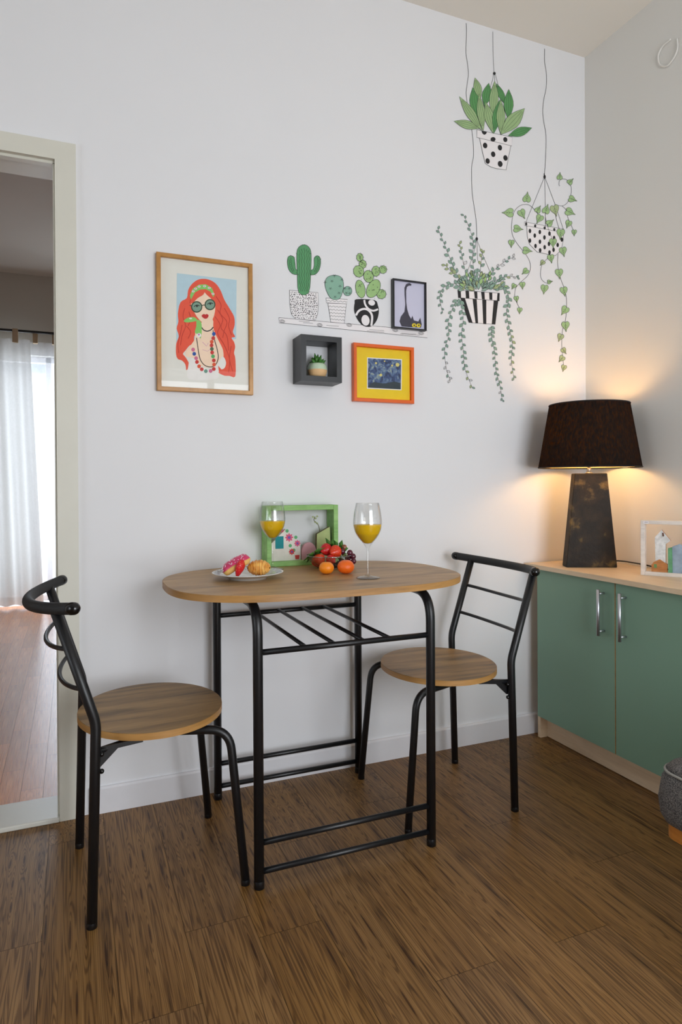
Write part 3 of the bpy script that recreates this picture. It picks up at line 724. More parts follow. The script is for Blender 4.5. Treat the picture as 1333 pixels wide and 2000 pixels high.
# ------------------------------------------------------------------ drawn shapes on a plane parallel to the back wall
class Draw:
    """flat drawing measured off the photo: (ox, oy, s) is the frame the outline was read in"""
    def __init__(s, ox, oy, sc, y): s.o = (ox, oy, sc); s.y = y; s.b = MB(); s.k = 0
    def W(s, p, lev): q = aty(s.o[0] + p[0] / s.o[2], s.o[1] + p[1] / s.o[2], s.y); return Vector((q.x, s.y - lev * 1.2e-4, q.z))
    def new(s): s.b = MB(); return s
    def poly(s, pts, m, lev=1, curve=0):
        if curve: pts = [(v.x, v.y) for v in smooth([(a, c, 0) for a, c in pts], curve, True)]
        s.k += 1; lev += (s.k * .137 % 1) * .3
        v3 = [s.W(p, lev) for p in pts]; tri = tessellate_polygon([[Vector((v.x, v.z, 0)) for v in v3]])
        s.b.add(v3, [tuple(t) for t in tri], m, False); return s
    def stroke(s, pts, w, m, lev=2, curve=0, closed=False):
        if closed: pts = list(pts) + [pts[0]]
        if curve: pts = [(v.x, v.y) for v in smooth([(a, c, 0) for a, c in pts], curve)]
        s.k += 1; lev += (s.k * .137 % 1) * .3
        P = [Vector((a, c, 0)) for a, c in pts]; n = len(P); vs = []
        for i in range(n):
            t = P[min(i + 1, n - 1)] - P[max(i - 1, 0)]; t = t.normalized() if t.length > 1e-9 else Vector((1, 0, 0)); q = Vector((-t.y, t.x, 0)) * w / 2
            vs += [s.W(P[i] + q, lev), s.W(P[i] - q, lev)]
        s.b.add(vs, [(2 * i, 2 * i + 1, 2 * i + 3, 2 * i + 2) for i in range(n - 1)], m, False); return s
    def oval(s, cx, cy, rx, ry, m, lev=1, rot=0, line=None, lw=3, n=20):
        a0 = radians(rot); pts = []
        for k in range(n):
            a = 2 * pi * k / n; x, y = rx * cos(a), ry * sin(a); pts.append((cx + x * cos(a0) - y * sin(a0), cy + x * sin(a0) + y * cos(a0)))
        if m: s.poly(pts, m, lev)
        if line: s.stroke(pts, lw, line, lev + .5, closed=True)
        return s
    def leaf(s, base, tip, hw, m, lev=1, veins=2, lw=3.2, line=None, bend=0.0):
        line = line or M['line']
        bx, by = base; tx, ty = tip; dx, dy = tx - bx, ty - by; L = hypot(dx, dy); ux, uy = dx / L, dy / L; px, py = -uy, ux
        prof = [(0, 0.04), (.12, .35), (.28, .75), (.45, 1), (.6, .95), (.75, .68), (.88, .32), (1, 0)]
        def pt(t, w): c = bend * L * sin(pi * t); return (bx + dx * t + px * (w * hw + c), by + dy * t + py * (w * hw + c))
        out = [pt(t, w) for t, w in prof] + [pt(t, -w) for t, w in reversed(prof[:-1])]
        if m: s.poly(out, m, lev)
        s.stroke(out, lw, line, lev + .5, closed=True)
        for v in range(veins):
            f = 0 if veins == 1 else (-.5 + v / (veins - 1)) * 1.0
            s.stroke([pt(t, w * f) for t, w in prof[1:-1]], lw * .7, line, lev + .5)
        return s
    def build(s, name, parent): return s.b.build(name, parent, world=True)

G1 = mat('leaf_ink_dark_green', (92, 152, 92), rough=.85); G2 = mat('leaf_ink_light_green', (156, 186, 134), rough=.85)
G3 = mat('leaf_ink_teal', (140, 170, 156), rough=.85); G4 = mat('leaf_ink_pale', (170, 186, 140), rough=.85)
G5 = mat('heart_leaf_ink', (160, 192, 138), rough=.85); G6 = mat('cactus_ink_green', (92, 154, 106), rough=.85); G7 = mat('cactus_ink_teal', (138, 180, 160), rough=.85); G8 = mat('cactus_ink_lime', (156, 192, 130), rough=.85)
LN = M['line']; WH = M['inkwhite']

# --- spotted pot with broad leaves
D = Draw(860, 40, 6.665, -.0008)
r = thing('wall_sticker', 'wall sticker of broad-leaved plant hanging in a polka-dot pot', 'wall sticker', aty(965, 200, 0), group='hanging plant wall stickers')
D.new().stroke([(687, 145), (690, 380), (700, 620), (706, 680)], 4, LN, 2, 4).oval(708, 690, 18, 20, LN, 2)
D.stroke([(697, 705), (680, 790), (655, 870), (640, 940)], 3.5, LN, 2, 3).stroke([(710, 705), (713, 800)], 3.5, LN, 2).stroke([(722, 705), (745, 790), (758, 860), (756, 1010)], 3.5, LN, 2, 3)
D.build('cord', r)
D.new().poly([(515, 1530), (590, 1862), (660, 1905), (740, 1930), (862, 1945), (922, 1630)], WH, 1).stroke([(515, 1530), (555, 1720), (590, 1862), (660, 1905), (740, 1930), (862, 1945), (890, 1790), (922, 1630)], 5, LN, 2)
D.poly([(480, 1422), (940, 1520), (936, 1634), (480, 1522)], WH, 1.3).stroke([(480, 1422), (940, 1520), (936, 1634), (480, 1522)], 4.5, LN, 2, closed=True)
for x, y, a, c in ((690, 1548, 33, 30), (850, 1551, 27, 33), (587, 1628, 29, 37), (780, 1656, 28, 37), (692, 1742, 28, 37), (852, 1790, 28, 37), (620, 1830, 28, 37), (783, 1868, 31, 40)): D.oval(x, y, a, c, LN, 3, rot=-12)
D.poly([(540, 1436), (612, 1450), (600, 1478), (575, 1490), (550, 1470)], LN, 3)
D.build('pot', r)
D.new()
for i, (tx, ty, bx, by, w, m) in enumerate([(425, 870, 485, 1260, 68, G1), (455, 745, 525, 1020, 50, G2), (635, 815, 580, 1120, 60, G1), (735, 820, 855, 1100, 40, G1), (712, 785, 690, 1270, 58, G2), (895, 895, 890, 1290, 62, G1),
        (180, 1310, 520, 1405, 55, G2), (250, 990, 540, 1430, 58, G2), (505, 960, 560, 1435, 52, G2), (590, 1060, 695, 1472, 62, G2), (780, 1030, 700, 1465, 58, G1), (790, 1030, 790, 1478, 56, G2), (1195, 1400, 890, 1502, 58, G1), (1100, 1145, 790, 1484, 88, G2)]):
    D.leaf((bx, by), (tx, ty), w, m, 4 + i * .8, veins=3, lw=4)
D.build('leaves', r)

# --- striped pot with trailing sprigs
D = Draw(840, 400, 5.126, -.0008)
r = thing('wall_sticker', 'wall sticker of trailing small-leaved plant in a black and white striped pot', 'wall sticker', aty(932, 600, 0), group='hanging plant wall stickers')
E4 = Draw(860, 40, 6.665, -.0008)
E4.new().stroke([(340, 35), (345, 150), (338, 420), (358, 560), (370, 700), (350, 850), (340, 950), (355, 1075)], 5, LN, 2, 4).stroke([(412, 1415), (430, 1560), (437, 1760), (415, 1880), (412, 2000), (420, 2250), (470, 2600), (478, 2820)], 5, LN, 2, 4)
D.b = E4.b
D.oval(470, 342, 13, 18, LN, 2).stroke([(465, 360), (440, 480), (405, 590), (350, 740)], 3, LN, 2, 3).stroke([(471, 360), (480, 560)], 3, LN, 2).stroke([(476, 360), (530, 500), (600, 660)], 3, LN, 2, 3)
D.build('cord', r)
D.new().poly([(308, 932), (392, 1178), (655, 1197), (685, 962)], WH, 1).stroke([(308, 932), (392, 1178), (655, 1197), (685, 962)], 4, LN, 2, closed=True)
D.poly([(280, 855), (700, 885), (698, 962), (285, 930)], WH, 1.3).stroke([(280, 855), (700, 885), (698, 962), (285, 930)], 4, LN, 2, closed=True)
for p in ([(280, 855), (310, 857), (314, 932), (285, 930)], [(357, 861), (392, 864), (396, 936), (362, 934)], [(443, 868), (475, 870), (478, 940), (450, 938)], [(513, 872), (548, 875), (552, 948), (522, 945)], [(594, 878), (626, 880), (626, 952), (598, 950)], [(678, 883), (700, 885), (698, 962), (672, 958)],
          [(308, 932), (352, 936), (430, 1185), (392, 1178)], [(428, 940), (470, 943), (484, 1188), (458, 1186)], [(525, 946), (566, 950), (566, 1195), (535, 1193)], [(640, 958), (685, 962), (655, 1197), (620, 1197)]): D.poly(p, LN, 2.5)
D.build('pot', r)
rg = random.Random(11)
def sprig(pts, n, ln, m=G3, lev=4, pale=0.0, hollow=False):
    n = int(n * .8); P = smooth([(a, c, 0) for a, c in pts], 8); m_ = len(P)
    D.stroke([(p.x, p.y) for p in P], 2, LN, lev - .3)
    for i in range(n):
        f = i / (n - 1); p = P[min(int(f * (m_ - 1)), m_ - 2)]; q = P[min(int(f * (m_ - 1)) + 1, m_ - 1)]; t = (q - p).normalized()
        sd = 1 if i % 2 else -1; a = radians(38 + rg.uniform(-12, 12)) * sd; d = Vector((t.x * cos(a) - t.y * sin(a), t.x * sin(a) + t.y * cos(a), 0))
        L_ = ln * 1.18 * (1 - .38 * f) * rg.uniform(.85, 1.15); mm = m
        if f > 1 - pale and rg.random() < .7: mm = G4 if rg.random() < .6 else None
        D.leaf((p.x, p.y), (p.x + d.x * L_, p.y + d.y * L_), L_ * .29, mm, lev + (i % 3) * .6, veins=1, lw=2.4)
D.new()
sprig([(320, 790), (250, 650), (200, 530), (140, 380), (80, 235)], 20, 50)
sprig([(480, 820), (440, 640), (430, 500), (435, 380), (400, 240), (335, 95)], 24, 50)
sprig([(400, 830), (350, 640), (320, 500), (298, 385)], 15, 46, pale=.6)
sprig([(500, 830), (510, 620), (528, 460)], 14, 48, pale=.5)
sprig([(560, 840), (610, 700), (720, 590), (845, 520)], 19, 46, pale=.5)
sprig([(580, 850), (660, 760), (770, 720), (885, 725)], 18, 46, pale=.35)
sprig([(340, 850), (240, 790), (140, 830), (100, 930), (130, 1080)], 20, 50)
sprig([(290, 940), (230, 1030), (185, 1180), (190, 1310), (150, 1450), (165, 1640), (205, 1760)], 30, 46, pale=.3)
sprig([(300, 960), (335, 1120), (320, 1300), (338, 1480), (352, 1640), (430, 1840)], 32, 48, pale=.2)
sprig([(615, 1215), (622, 1330), (650, 1480), (662, 1650), (700, 1800), (728, 1965)], 32, 44, pale=.2)
sprig([(640, 850), (740, 820), (790, 930), (770, 1080), (800, 1250), (828, 1400), (818, 1560), (845, 1745)], 46, 48, pale=.4)
sprig([(360, 840), (290, 730), (220, 670), (150, 600)], 14, 52, m=G4)
for k in range(64):
    f = rg.random(); a = radians(-172 + 164 * rg.random()); rad = 20 + 215 * f; L_ = rg.uniform(62, 92) * (1 - .3 * f)
    bx = 485 + cos(a) * rad * 1.15; by = 868 + sin(a) * rad * .72; a += rg.uniform(-.25, .25)
    D.leaf((bx, by), (bx + cos(a) * L_, by + sin(a) * L_), L_ * .22, (G3, G3, G8, G3, G4)[k % 5], 9 - f * 4, veins=0, lw=3)
D.build('leaves', r)

# --- ivy in a spotted bowl
D = Draw(970, 320, 4.765, -.0008)
r = thing('wall_sticker', 'wall sticker of heart-leaved ivy in a spotted hanging bowl, nearest the corner', 'wall sticker', aty(1065, 450, 0), group='hanging plant wall stickers')
E2 = Draw(1030, 60, 4.4, -.0008); E2.new().stroke([(152, 155), (152, 270), (168, 380), (165, 490), (140, 620), (138, 740), (163, 900), (160, 1080), (150, 1255)], 3.4, LN, 2, 4)
D.b = E2.b
D.oval(450, 122, 11, 20, LN, 2).oval(447, 96, 5, 7, LN, 2).stroke([(442, 140), (275, 545)], 3, LN, 2).stroke([(452, 140), (458, 600)], 3, LN, 2).stroke([(458, 140), (545, 370), (625, 610)], 3, LN, 2)
D.build('cord', r)
D.new().poly([(283, 578), (290, 680), (310, 750), (380, 820), (470, 840), (550, 855), (605, 800), (622, 720), (628, 636)], WH, 1).stroke([(283, 578), (290, 680), (310, 750), (380, 820), (470, 840), (550, 855), (605, 800), (622, 720), (628, 636)], 3.5, LN, 2)
D.poly([(262, 540), (630, 608), (626, 638), (262, 574)], WH, 1.3).stroke([(262, 540), (630, 608), (626, 638), (262, 574)], 3.2, LN, 2, closed=True)
for x, y in ((278, 560), (362, 578), (450, 597), (540, 612)): D.oval(x, y, 10, 15, LN, 2.6)
for x, y in ((313, 625), (405, 635), (495, 650), (358, 668), (448, 685), (538, 690), (610, 705), (313, 715), (406, 725), (490, 745), (571, 755), (365, 765), (450, 776), (533, 800), (408, 805), (495, 825)): D.oval(x, y, 12, 21, LN, 2.6, n=14)
D.build('pot', r)
D.new()
for p in ([(390, 470), (340, 410), (290, 378), (220, 390), (165, 450), (143, 560), (150, 660), (200, 750), (280, 850), (318, 940), (300, 1030), (230, 1100), (180, 1160), (175, 1250), (215, 1340)],
          [(500, 430), (545, 388), (620, 390), (670, 350), (697, 270), (690, 190), (650, 145), (595, 148), (583, 195), (593, 205)], [(610, 390), (650, 430), (670, 510), (720, 620)], [(490, 870), (430, 930), (412, 1010), (420, 1070), (460, 1108), (500, 1100)],
          [(575, 840), (572, 940), (600, 1070), (640, 1180), (655, 1290), (645, 1450), (615, 1560), (610, 1700), (620, 1800), (628, 1900)], [(545, 400), (560, 520), (598, 640)], [(455, 470), (470, 560), (527, 720)]): D.stroke(p, 3.2, LN, 3.2, 5)
D.build('stems', r)
D.new()
def heart(cx, cy, sz, ang, m=G5, lev=4):
    a = radians(ang); ca, sa = cos(a), sin(a)
    out = [(-.75, 0), (-.95, .38), (-.72, .74), (-.25, .82), (.25, .55), (.7, .18), (1.25, 0), (.7, -.18), (.25, -.55), (-.25, -.82), (-.72, -.74), (-.95, -.38)]
    T_ = lambda x, y: (cx + sz * (x * ca - y * sa), cy + sz * (x * sa + y * ca))
    pts = [T_(*p) for p in out]; pts = [(v.x, v.y) for v in smooth([(x, y, 0) for x, y in pts], 3, True)]
    D.poly(pts, m, lev).stroke(pts, 2.8, LN, lev + .5, closed=True).stroke([T_(-.75, 0), T_(.9, .03)], 2.2, LN, lev + .5)
    for s_ in (1, -1): D.stroke([T_(-.3, 0), T_(.15, .4 * s_)], 1.8, LN, lev + .5); D.stroke([T_(.1, 0), T_(.45, .2 * s_)], 1.8, LN, lev + .5)
for i, h_ in enumerate([(285, 315, 45, -83), (112, 455, 50, 180), (240, 465, 44, 62), (390, 425, 34, -58), (465, 425, 42, -72), (545, 430, 50, 75), (400, 512, 42, 118), (500, 548, 38, -38), (200, 605, 42, 8), (140, 740, 34, 92), (285, 808, 42, 8), (268, 1003, 34, 140), (243, 1130, 32, 88), (160, 1140, 28, 120), (187, 1258, 28, 80), (218, 1365, 28, 95), (428, 922, 27, 130), (508, 880, 38, 80), (497, 1098, 24, -10), (447, 1165, 42, 98), (585, 1020, 44, 85), (630, 1185, 42, 78), (635, 1365, 44, 125), (645, 1510, 44, 85), (595, 1615, 36, 112), (630, 1740, 30, 55), (607, 1815, 33, 130), (628, 1900, 30, 105), (590, 118, 32, -85), (690, 165, 32, -45), (708, 330, 38, 22), (685, 450, 45, 25), (670, 560, 36, 112), (725, 640, 28, 90), (598, 650, 46, 95), (527, 735, 42, 88), (622, 815, 42, 78)]):
    heart(*h_, m=(G4 if h_[1] > 1550 or i in (5, 16) else G5), lev=4.5 + (i % 3) * .7)
D.build('leaves', r)

# --- cactus stickers and drawn shelf
D = Draw(530, 460, 4.166, -.0008)
r = thing('wall_sticker', 'wall sticker of a drawn plank shelf under the three cacti', 'wall sticker', aty(690, 640, 0))
D.new().poly([(63, 668), (1272, 775), (1272, 832), (65, 710)], WH, .6).stroke([(63, 668), (1272, 775), (1272, 832), (65, 710)], 3, LN, 1.2, closed=True)
for x, y in ((90, 698), (395, 728), (635, 728), (1010, 770), (1220, 795)):
    for k in range(3): D.oval(x, y, 22 - k * 6, 13 - k * 4, None, 1.2, rot=10, line=LN, lw=2)
for x, y, w in ((270, 700, 45), (300, 712, 40), (860, 770, 60), (850, 782, 70), (1120, 800, 60), (500, 735, 50), (1130, 806, 80)): D.stroke([(x - w, y - w * .08), (x, y), (x + w, y + w * .06)], 2.4, LN, 1.2, 3)
D.build('plank', r)
def wig(pts, w=2.6, m=LN, lev=2.6, amp=4, per=16):
    P = smooth([(a, c, 0) for a, c in pts], 14); out = []
    for i, p in enumerate(P):
        t = (P[min(i + 1, len(P) - 1)] - P[max(i - 1, 0)]).normalized(); out.append((p.x - t.y * amp * sin(i * 2 * pi / per * 4), p.y + t.x * amp * sin(i * 2 * pi / per * 4)))
    D.stroke(out, w, m, lev)
r = thing('wall_sticker', 'wall sticker of a tall green two-armed cactus in a speckled pot', 'wall sticker', aty(595, 560, 0), group='cactus wall stickers')
D.new()
bodies = ([(132, 200), (140, 172), (165, 165), (188, 180), (195, 230), (200, 275), (214, 280), (214, 316), (175, 312), (145, 280), (133, 235)], [(402, 200), (392, 172), (370, 165), (350, 185), (350, 240), (340, 275), (320, 285), (318, 318), (355, 318), (385, 290), (400, 245)], [(225, 465), (212, 300), (208, 150), (225, 95), (265, 75), (305, 92), (326, 150), (322, 300), (305, 465)])
for i, p in enumerate(bodies): D.poly(p, G6, 2 + i * .6, 3).stroke([(v.x, v.y) for v in smooth([(x, y, 0) for x, y in p], 3, True)], 3.2, LN, 2.3 + i * .6, closed=True)
for x in (232, 250, 270, 290, 306): wig([(x, 100 + abs(x - 266) * .5), (x + (x - 266) * .08, 280), (265 + (x - 266) * .75, 455)], lev=3.9)
for p in ([(160, 180), (165, 240), (185, 290)], [(376, 180), (376, 240), (350, 295)], [(148, 200), (152, 250), (178, 300)], [(388, 195), (388, 245), (362, 300)]): wig(p, lev=3.5, amp=3)
for k in range(30):
    a = rg.choice(bodies)[rg.randrange(9)]; an = rg.uniform(0, 2 * pi); D.stroke([a, (a[0] + 12 * cos(an), a[1] + 12 * sin(an))], 1.6, LN, 3.9)
D.build('cactus', r)
D.new().poly([(148, 445), (382, 465), (384, 560), (378, 640), (358, 692), (200, 680), (165, 640), (152, 560)], WH, 1.5).stroke([(148, 445), (382, 465), (384, 560), (378, 640), (358, 692), (200, 680), (165, 640), (152, 560)], 3, LN, 2, closed=True)
for j in range(15):
    for i in range(15):
        x = 160 + i * 15.5 + rg.uniform(-4, 4) + (j % 2) * 6; y = 462 + j * 15.5 + i * 1.2 + rg.uniform(-4, 4)
        if x < 374 and x > 158 + max(0, y - 620) * .75 and y < 676 + (x - 200) * .05 and x < 378 - max(0, y - 640) * .4: D.oval(x, y, rg.uniform(2.4, 5.8), rg.uniform(2.8, 6), LN, 2.6, n=8)
D.build('pot', r)
r = thing('wall_sticker', 'wall sticker of a round blue-green cactus in a wavy-lined pot', 'wall sticker', aty(660, 590, 0), group='cactus wall stickers')
D.new().oval(622, 452, 36, 39, G7, 1.6, line=LN)
p = [(490, 515), (450, 450), (437, 385), (460, 338), (520, 322), (575, 345), (590, 410), (575, 480), (550, 518)]
D.poly(p, G7, 2.2, 3).stroke([(v.x, v.y) for v in smooth([(x, y, 0) for x, y in p], 3, True)], 3.2, LN, 2.6, closed=True)
for x, y in ((495, 372), (560, 412), (482, 432), (553, 468), (520, 500), (515, 328), (575, 360), (440, 380), (600, 432), (636, 432), (612, 468), (640, 470)):
    for k in range(5): a = k * 2 * pi / 5 + .3; D.stroke([(x, y), (x + 15 * cos(a), y + 13 * sin(a))], 2.2, LN, 3)
D.build('cactus', r)
D.new().poly([(462, 550), (485, 704), (595, 715), (612, 556)], WH, 1.5).stroke([(462, 550), (485, 704), (595, 715), (612, 556)], 3, LN, 2, closed=True).poly([(447, 508), (622, 520), (615, 556), (450, 548)], WH, 1.8).stroke([(447, 508), (622, 520), (615, 556), (450, 548)], 3, LN, 2.2, closed=True)
for y, a_, c_ in ((530, 452, 616), (575, 466, 608), (602, 470, 606), (628, 475, 603), (653, 479, 600), (680, 482, 598)): wig([(a_, y), ((a_ + c_) / 2, y + 5), (c_, y + 9)], lev=2.6, amp=4, per=20)
D.build('pot', r)
r = thing('wall_sticker', 'wall sticker of a lime prickly-pear cactus in a black round pot', 'wall sticker', aty(718, 570, 0), group='cactus wall stickers')
D.new()
for i, (x, y, a_, c_, ro) in enumerate([(722, 178, 27, 33, 0), (745, 234, 30, 34, 0), (910, 277, 31, 32, 0), (712, 292, 42, 48, -20), (852, 291, 33, 42, 0), (793, 333, 40, 50, -10), (897, 477, 38, 38, 0), (726, 435, 38, 74, -12), (832, 432, 50, 80, 28)]):
    D.oval(x, y, a_, c_, G8, 1.6 + i * .5, rot=ro, line=LN, lw=3.2)
    for k in range(7): D.stroke([(x + rg.uniform(-.6, .6) * a_, y + rg.uniform(-.6, .6) * c_)] * 1 + [(x + rg.uniform(-.6, .6) * a_, y + rg.uniform(-.6, .6) * c_)], .1, LN, 7)
    for k in range(6):
        an = rg.uniform(0, 2 * pi); u = rg.uniform(.1, .75); px_, py_ = x + a_ * u * cos(an), y + c_ * u * sin(an)
        for q_ in (-.5, .5): D.stroke([(px_, py_), (px_ + 8 * q_, py_ - 10)], 2, LN, 7)
    for k in range(9): an = 2 * pi * k / 9; D.stroke([(x + a_ * cos(an), y + c_ * sin(an)), (x + (a_ + 8) * cos(an), y + (c_ + 8) * sin(an))], 1.8, LN, 7)
D.build('cactus', r)
D.new().poly([(695, 518), (840, 525), (868, 565), (877, 620), (860, 690), (815, 740), (750, 735), (700, 680), (675, 610), (680, 550)], LN, 1.5, 3)
D.stroke([(690, 650), (715, 612), (760, 597), (800, 615), (822, 660), (815, 735)], 17, WH, 2.4, 4).oval(768, 690, 33, 44, WH, 2.4, rot=-10)
D.stroke([(758, 524), (765, 560), (790, 595), (830, 612), (870, 600)], 15, WH, 2.5, 4).oval(818, 547, 28, 23, WH, 2.5, rot=20)
D.build('pot', r)

# ------------------------------------------------------------------ framed pictures
def frame_thing(name, label, quad, fw_, depth, fm, fmat_name=None, y=0.0):
    """quad = x0,x1,z0,z1 of the outer frame"""
    x0, x1, z0, z1 = quad; r = thing(name, label, 'picture', ((x0 + x1) / 2, 0, z0), group=None)
    f = MB(); Y0, Y1 = -.001, -depth; e = fw_
    out = [(x0, z0), (x1, z0), (x1, z1), (x0, z1)]; inn = [(x0 + e, z0 + e), (x1 - e, z0 + e), (x1 - e, z1 - e), (x0 + e, z1 - e)]
    for i in range(4):
        j = (i + 1) % 4
        a, b_, c, d = out[i], out[j], inn[j], inn[i]; k = .0015
        mid = lambda p, q_, t: (p[0] + (q_[0] - p[0]) * t, p[1] + (q_[1] - p[1]) * t)
        prof = [(0, Y0), (0, Y1 + k), (.1, Y1), (.9, Y1), (1, Y1 + k), (1, Y0)]
        vs = []
        for t_, yy in prof:
            p = mid(a, d, t_); q_ = mid(b_, c, t_); vs += [(p[0], yy, p[1]), (q_[0], yy, q_[1])]
        f.add(vs, [(2 * n_, 2 * n_ + 1, 2 * n_ + 3, 2 * n_ + 2) for n_ in range(5)], fm, False)
    f.build('frame', r, world=True)
    return r
pglass = glassmat('picture_glass', (1, 1, 1), f0=.03)
def pane(r, x0, x1, z0, z1, y):
    MB().add([(x0, y, z0), (x1, y, z0), (x1, y, z1), (x0, y, z1)], [(0, 1, 2, 3)], pglass, False).build('glass', r, world=True)
def card(r, name, x0, x1, z0, z1, y, m):
    MB().box((x0, y, z0), (x1, y + .002, z1), m).build(name, r, world=True)

# red-haired woman
gold = wood('golden_pine', ((170, 118, 52), (188, 134, 66), (202, 150, 84)), stretch=(4, 4, 4), rough=.35, knots=0, fine=.12)
X0, X1, Z0, Z1 = -1.787, -1.470, 1.336, 1.782
r = frame_thing('framed_picture', 'gold-framed portrait print of a red-haired woman in round sunglasses', (X0, X1, Z0, Z1), .0135, .022, gold)
card(r, 'mat_board', X0 + .012, X1 - .012, Z0 + .012, Z1 - .012, -.010, mat('white_mat_board', (232, 232, 224), rough=.9, var=.01))
D = Draw(290, 470, 6.06, -.0104)
cc = lambda n_, c_: mat('print_' + n_, c_, rough=.8, var=.03, scale=40)
RED = cc('red', (236, 92, 68)); RDK = cc('dark_red', (200, 62, 50)); SKN = cc('skin', (250, 222, 196)); SKY = cc('sky', (186, 214, 226)); WT_ = cc('white', (238, 236, 232)); GRN = cc('green', (140, 206, 110)); DG = cc('dark_green', (56, 78, 58)); LENS = cc('lens', (128, 160, 142)); LIP = cc('lip', (196, 44, 46)); BLK = cc('black', (34, 36, 36)); PUR = cc('purple', (200, 110, 180))
D.new().poly([(338, 385), (1045, 466), (1040, 1165), (330, 1215)], SKY, 0)
D.poly([(660, 452), (740, 470), (810, 520), (860, 600), (900, 700), (960, 800), (1015, 900), (1022, 1000), (1000, 1080), (1028, 1138), (985, 1150), (1015, 1200), (1028, 1260), (1015, 1330), (1030, 1400), (1030, 1605), (960, 1600), (880, 1590), (800, 1500), (760, 1100), (600, 1100), (545, 1130), (540, 1220), (490, 1240), (440, 1300), (410, 1340), (440, 1380), (475, 1440), (480, 1490), (450, 1535), (440, 1470), (400, 1420), (350, 1400), (328, 1340), (330, 1220), (360, 1130), (335, 1040), (355, 960), (350, 860), (380, 730), (455, 680), (470, 590), (510, 520), (580, 465)], RED, 1, 3)
D.poly([(560, 1050), (640, 960), (760, 930), (772, 1050), (840, 1200), (885, 1300), (885, 1420), (830, 1500), (700, 1500), (600, 1470), (530, 1390), (450, 1370), (440, 1310), (500, 1240), (550, 1160)], SKN, 2, 3)
D.poly([(470, 1500), (500, 1400), (560, 1400), (640, 1500), (740, 1530), (820, 1450), (880, 1370), (920, 1440), (900, 1510), (850, 1530), (830, 1560), (800, 1640), (480, 1640)], WT_, 3, 3)
D.poly([(825, 1480), (870, 1530), (925, 1500), (960, 1450), (1025, 1450), (1028, 1600), (960, 1598), (880, 1590), (835, 1550)], RED, 3.5)
D.poly([(510, 700), (560, 640), (690, 600), (770, 670), (792, 780), (780, 880), (750, 945), (700, 988), (645, 972), (585, 915), (545, 850), (512, 780)], SKN, 3, 3)
D.poly([(498, 735), (515, 650), (590, 585), (665, 585), (650, 640), (585, 680), (530, 735)], RED, 4, 3).poly([(655, 585), (740, 600), (785, 670), (795, 760), (745, 690), (690, 640)], RED, 4, 3)
D.poly([(492, 650), (525, 570), (600, 522), (680, 517), (750, 558), (785, 640), (768, 668), (735, 605), (680, 575), (610, 580), (550, 615), (503, 700)], GRN, 5)
for x, y in ((530, 600), (600, 545), (665, 540), (720, 560), (765, 630), (560, 570)): D.oval(x, y, 17, 12, WT_, 5.5); D.oval(x, y, 8, 6, PUR, 6)
for x, y, a_ in ((572, 785, 60), (730, 758, 58)): D.oval(x, y, a_, a_ + 2, LENS, 5).oval(x, y, a_, a_ + 2, None, 5.5, line=DG, lw=13, n=28).stroke([(x - 32, y - 4), (x, y - 22), (x + 35, y - 12)], 9, BLK, 6, 3).oval(x + 3, y - 8, 12, 10, BLK, 6)
D.stroke([(632, 775), (650, 763), (670, 765)], 10, DG, 6, 3).stroke([(490, 765), (512, 775)], 10, DG, 6)
D.poly([(628, 892), (655, 868), (675, 876), (690, 868), (714, 885), (698, 918), (665, 924)], LIP, 5, 2)
D.poly([(418, 950), (470, 912), (545, 908), (580, 945), (520, 962), (450, 968)], GRN, 5, 3).poly([(570, 940), (622, 960), (632, 1060), (618, 1160), (585, 1110), (550, 1085), (568, 1010)], GRN, 5, 3)
D.oval(500, 922, 18, 9, WT_, 5.6).oval(600, 1120, 26, 26, WT_, 5.6).oval(598, 1112, 11, 11, PUR, 6)
D.stroke([(625, 1020), (655, 1058), (700, 1072), (745, 1052), (768, 1022)], 12, BLK, 5, 4).stroke([(570, 1150), (590, 1290), (612, 1400), (660, 1470), (730, 1496), (790, 1475), (825, 1400), (818, 1300), (782, 1170), (765, 1060)], 9, BLK, 5, 4)
bc = {'b': cc('blue', (44, 90, 170)), 'r': cc('bead_red', (206, 60, 56)), 'o': cc('orange', (226, 92, 60)), 'd': cc('bead_green', (84, 112, 84)), 'g': cc('bright_green', (88, 176, 104)), 'p': cc('pink', (214, 116, 150)), 't': cc('teal', (96, 146, 126))}
for x, y, k in ((775, 1105, 'b'), (768, 1155, 'r'), (750, 1198, 'o'), (748, 1240, 'r'), (752, 1283, 'd'), (755, 1325, 'r'), (765, 1370, 'g'), (775, 1418, 'r'), (778, 1468, 'o'), (775, 1520, 'r'), (737, 1543, 'p'), (680, 1545, 't'), (632, 1523, 'r'), (600, 1488, 'o'), (575, 1437, 'r'), (565, 1392, 'p'), (543, 1340, 'b'), (530, 1290, 'p')): D.oval(x, y, 22, 23, bc[k], 6.5, n=14)
for p in ([(800, 660), (860, 760), (850, 860), (930, 960), (900, 1060), (880, 1150)], [(820, 820), (880, 930), (860, 1030), (930, 1130), (950, 1300)], [(790, 900), (850, 1000), (820, 1100), (900, 1240), (960, 1400), (950, 1560)], [(430, 800), (410, 900), (440, 1010), (400, 1120), (380, 1240)], [(400, 1000), (380, 1100), (350, 1230), (360, 1330)], [(450, 1010), (500, 1080), (470, 1160)], [(900, 800), (960, 920), (950, 1010), (985, 1120)], [(560, 560), (520, 620), (490, 740)], [(980, 1250), (960, 1400), (1000, 1550)], [(480, 840), (500, 930), (470, 1010)]): D.stroke(p, 8, RDK, 4.4, 5)
D.stroke([(640, 1200), (690, 1250), (710, 1210)], 4, PUR, 4).stroke([(640, 1290), (700, 1310), (740, 1280)], 3, PUR, 4)
D.build('print', r)
pane(r, X0 + .012, X1 - .012, Z0 + .012, Z1 - .012, -.014)

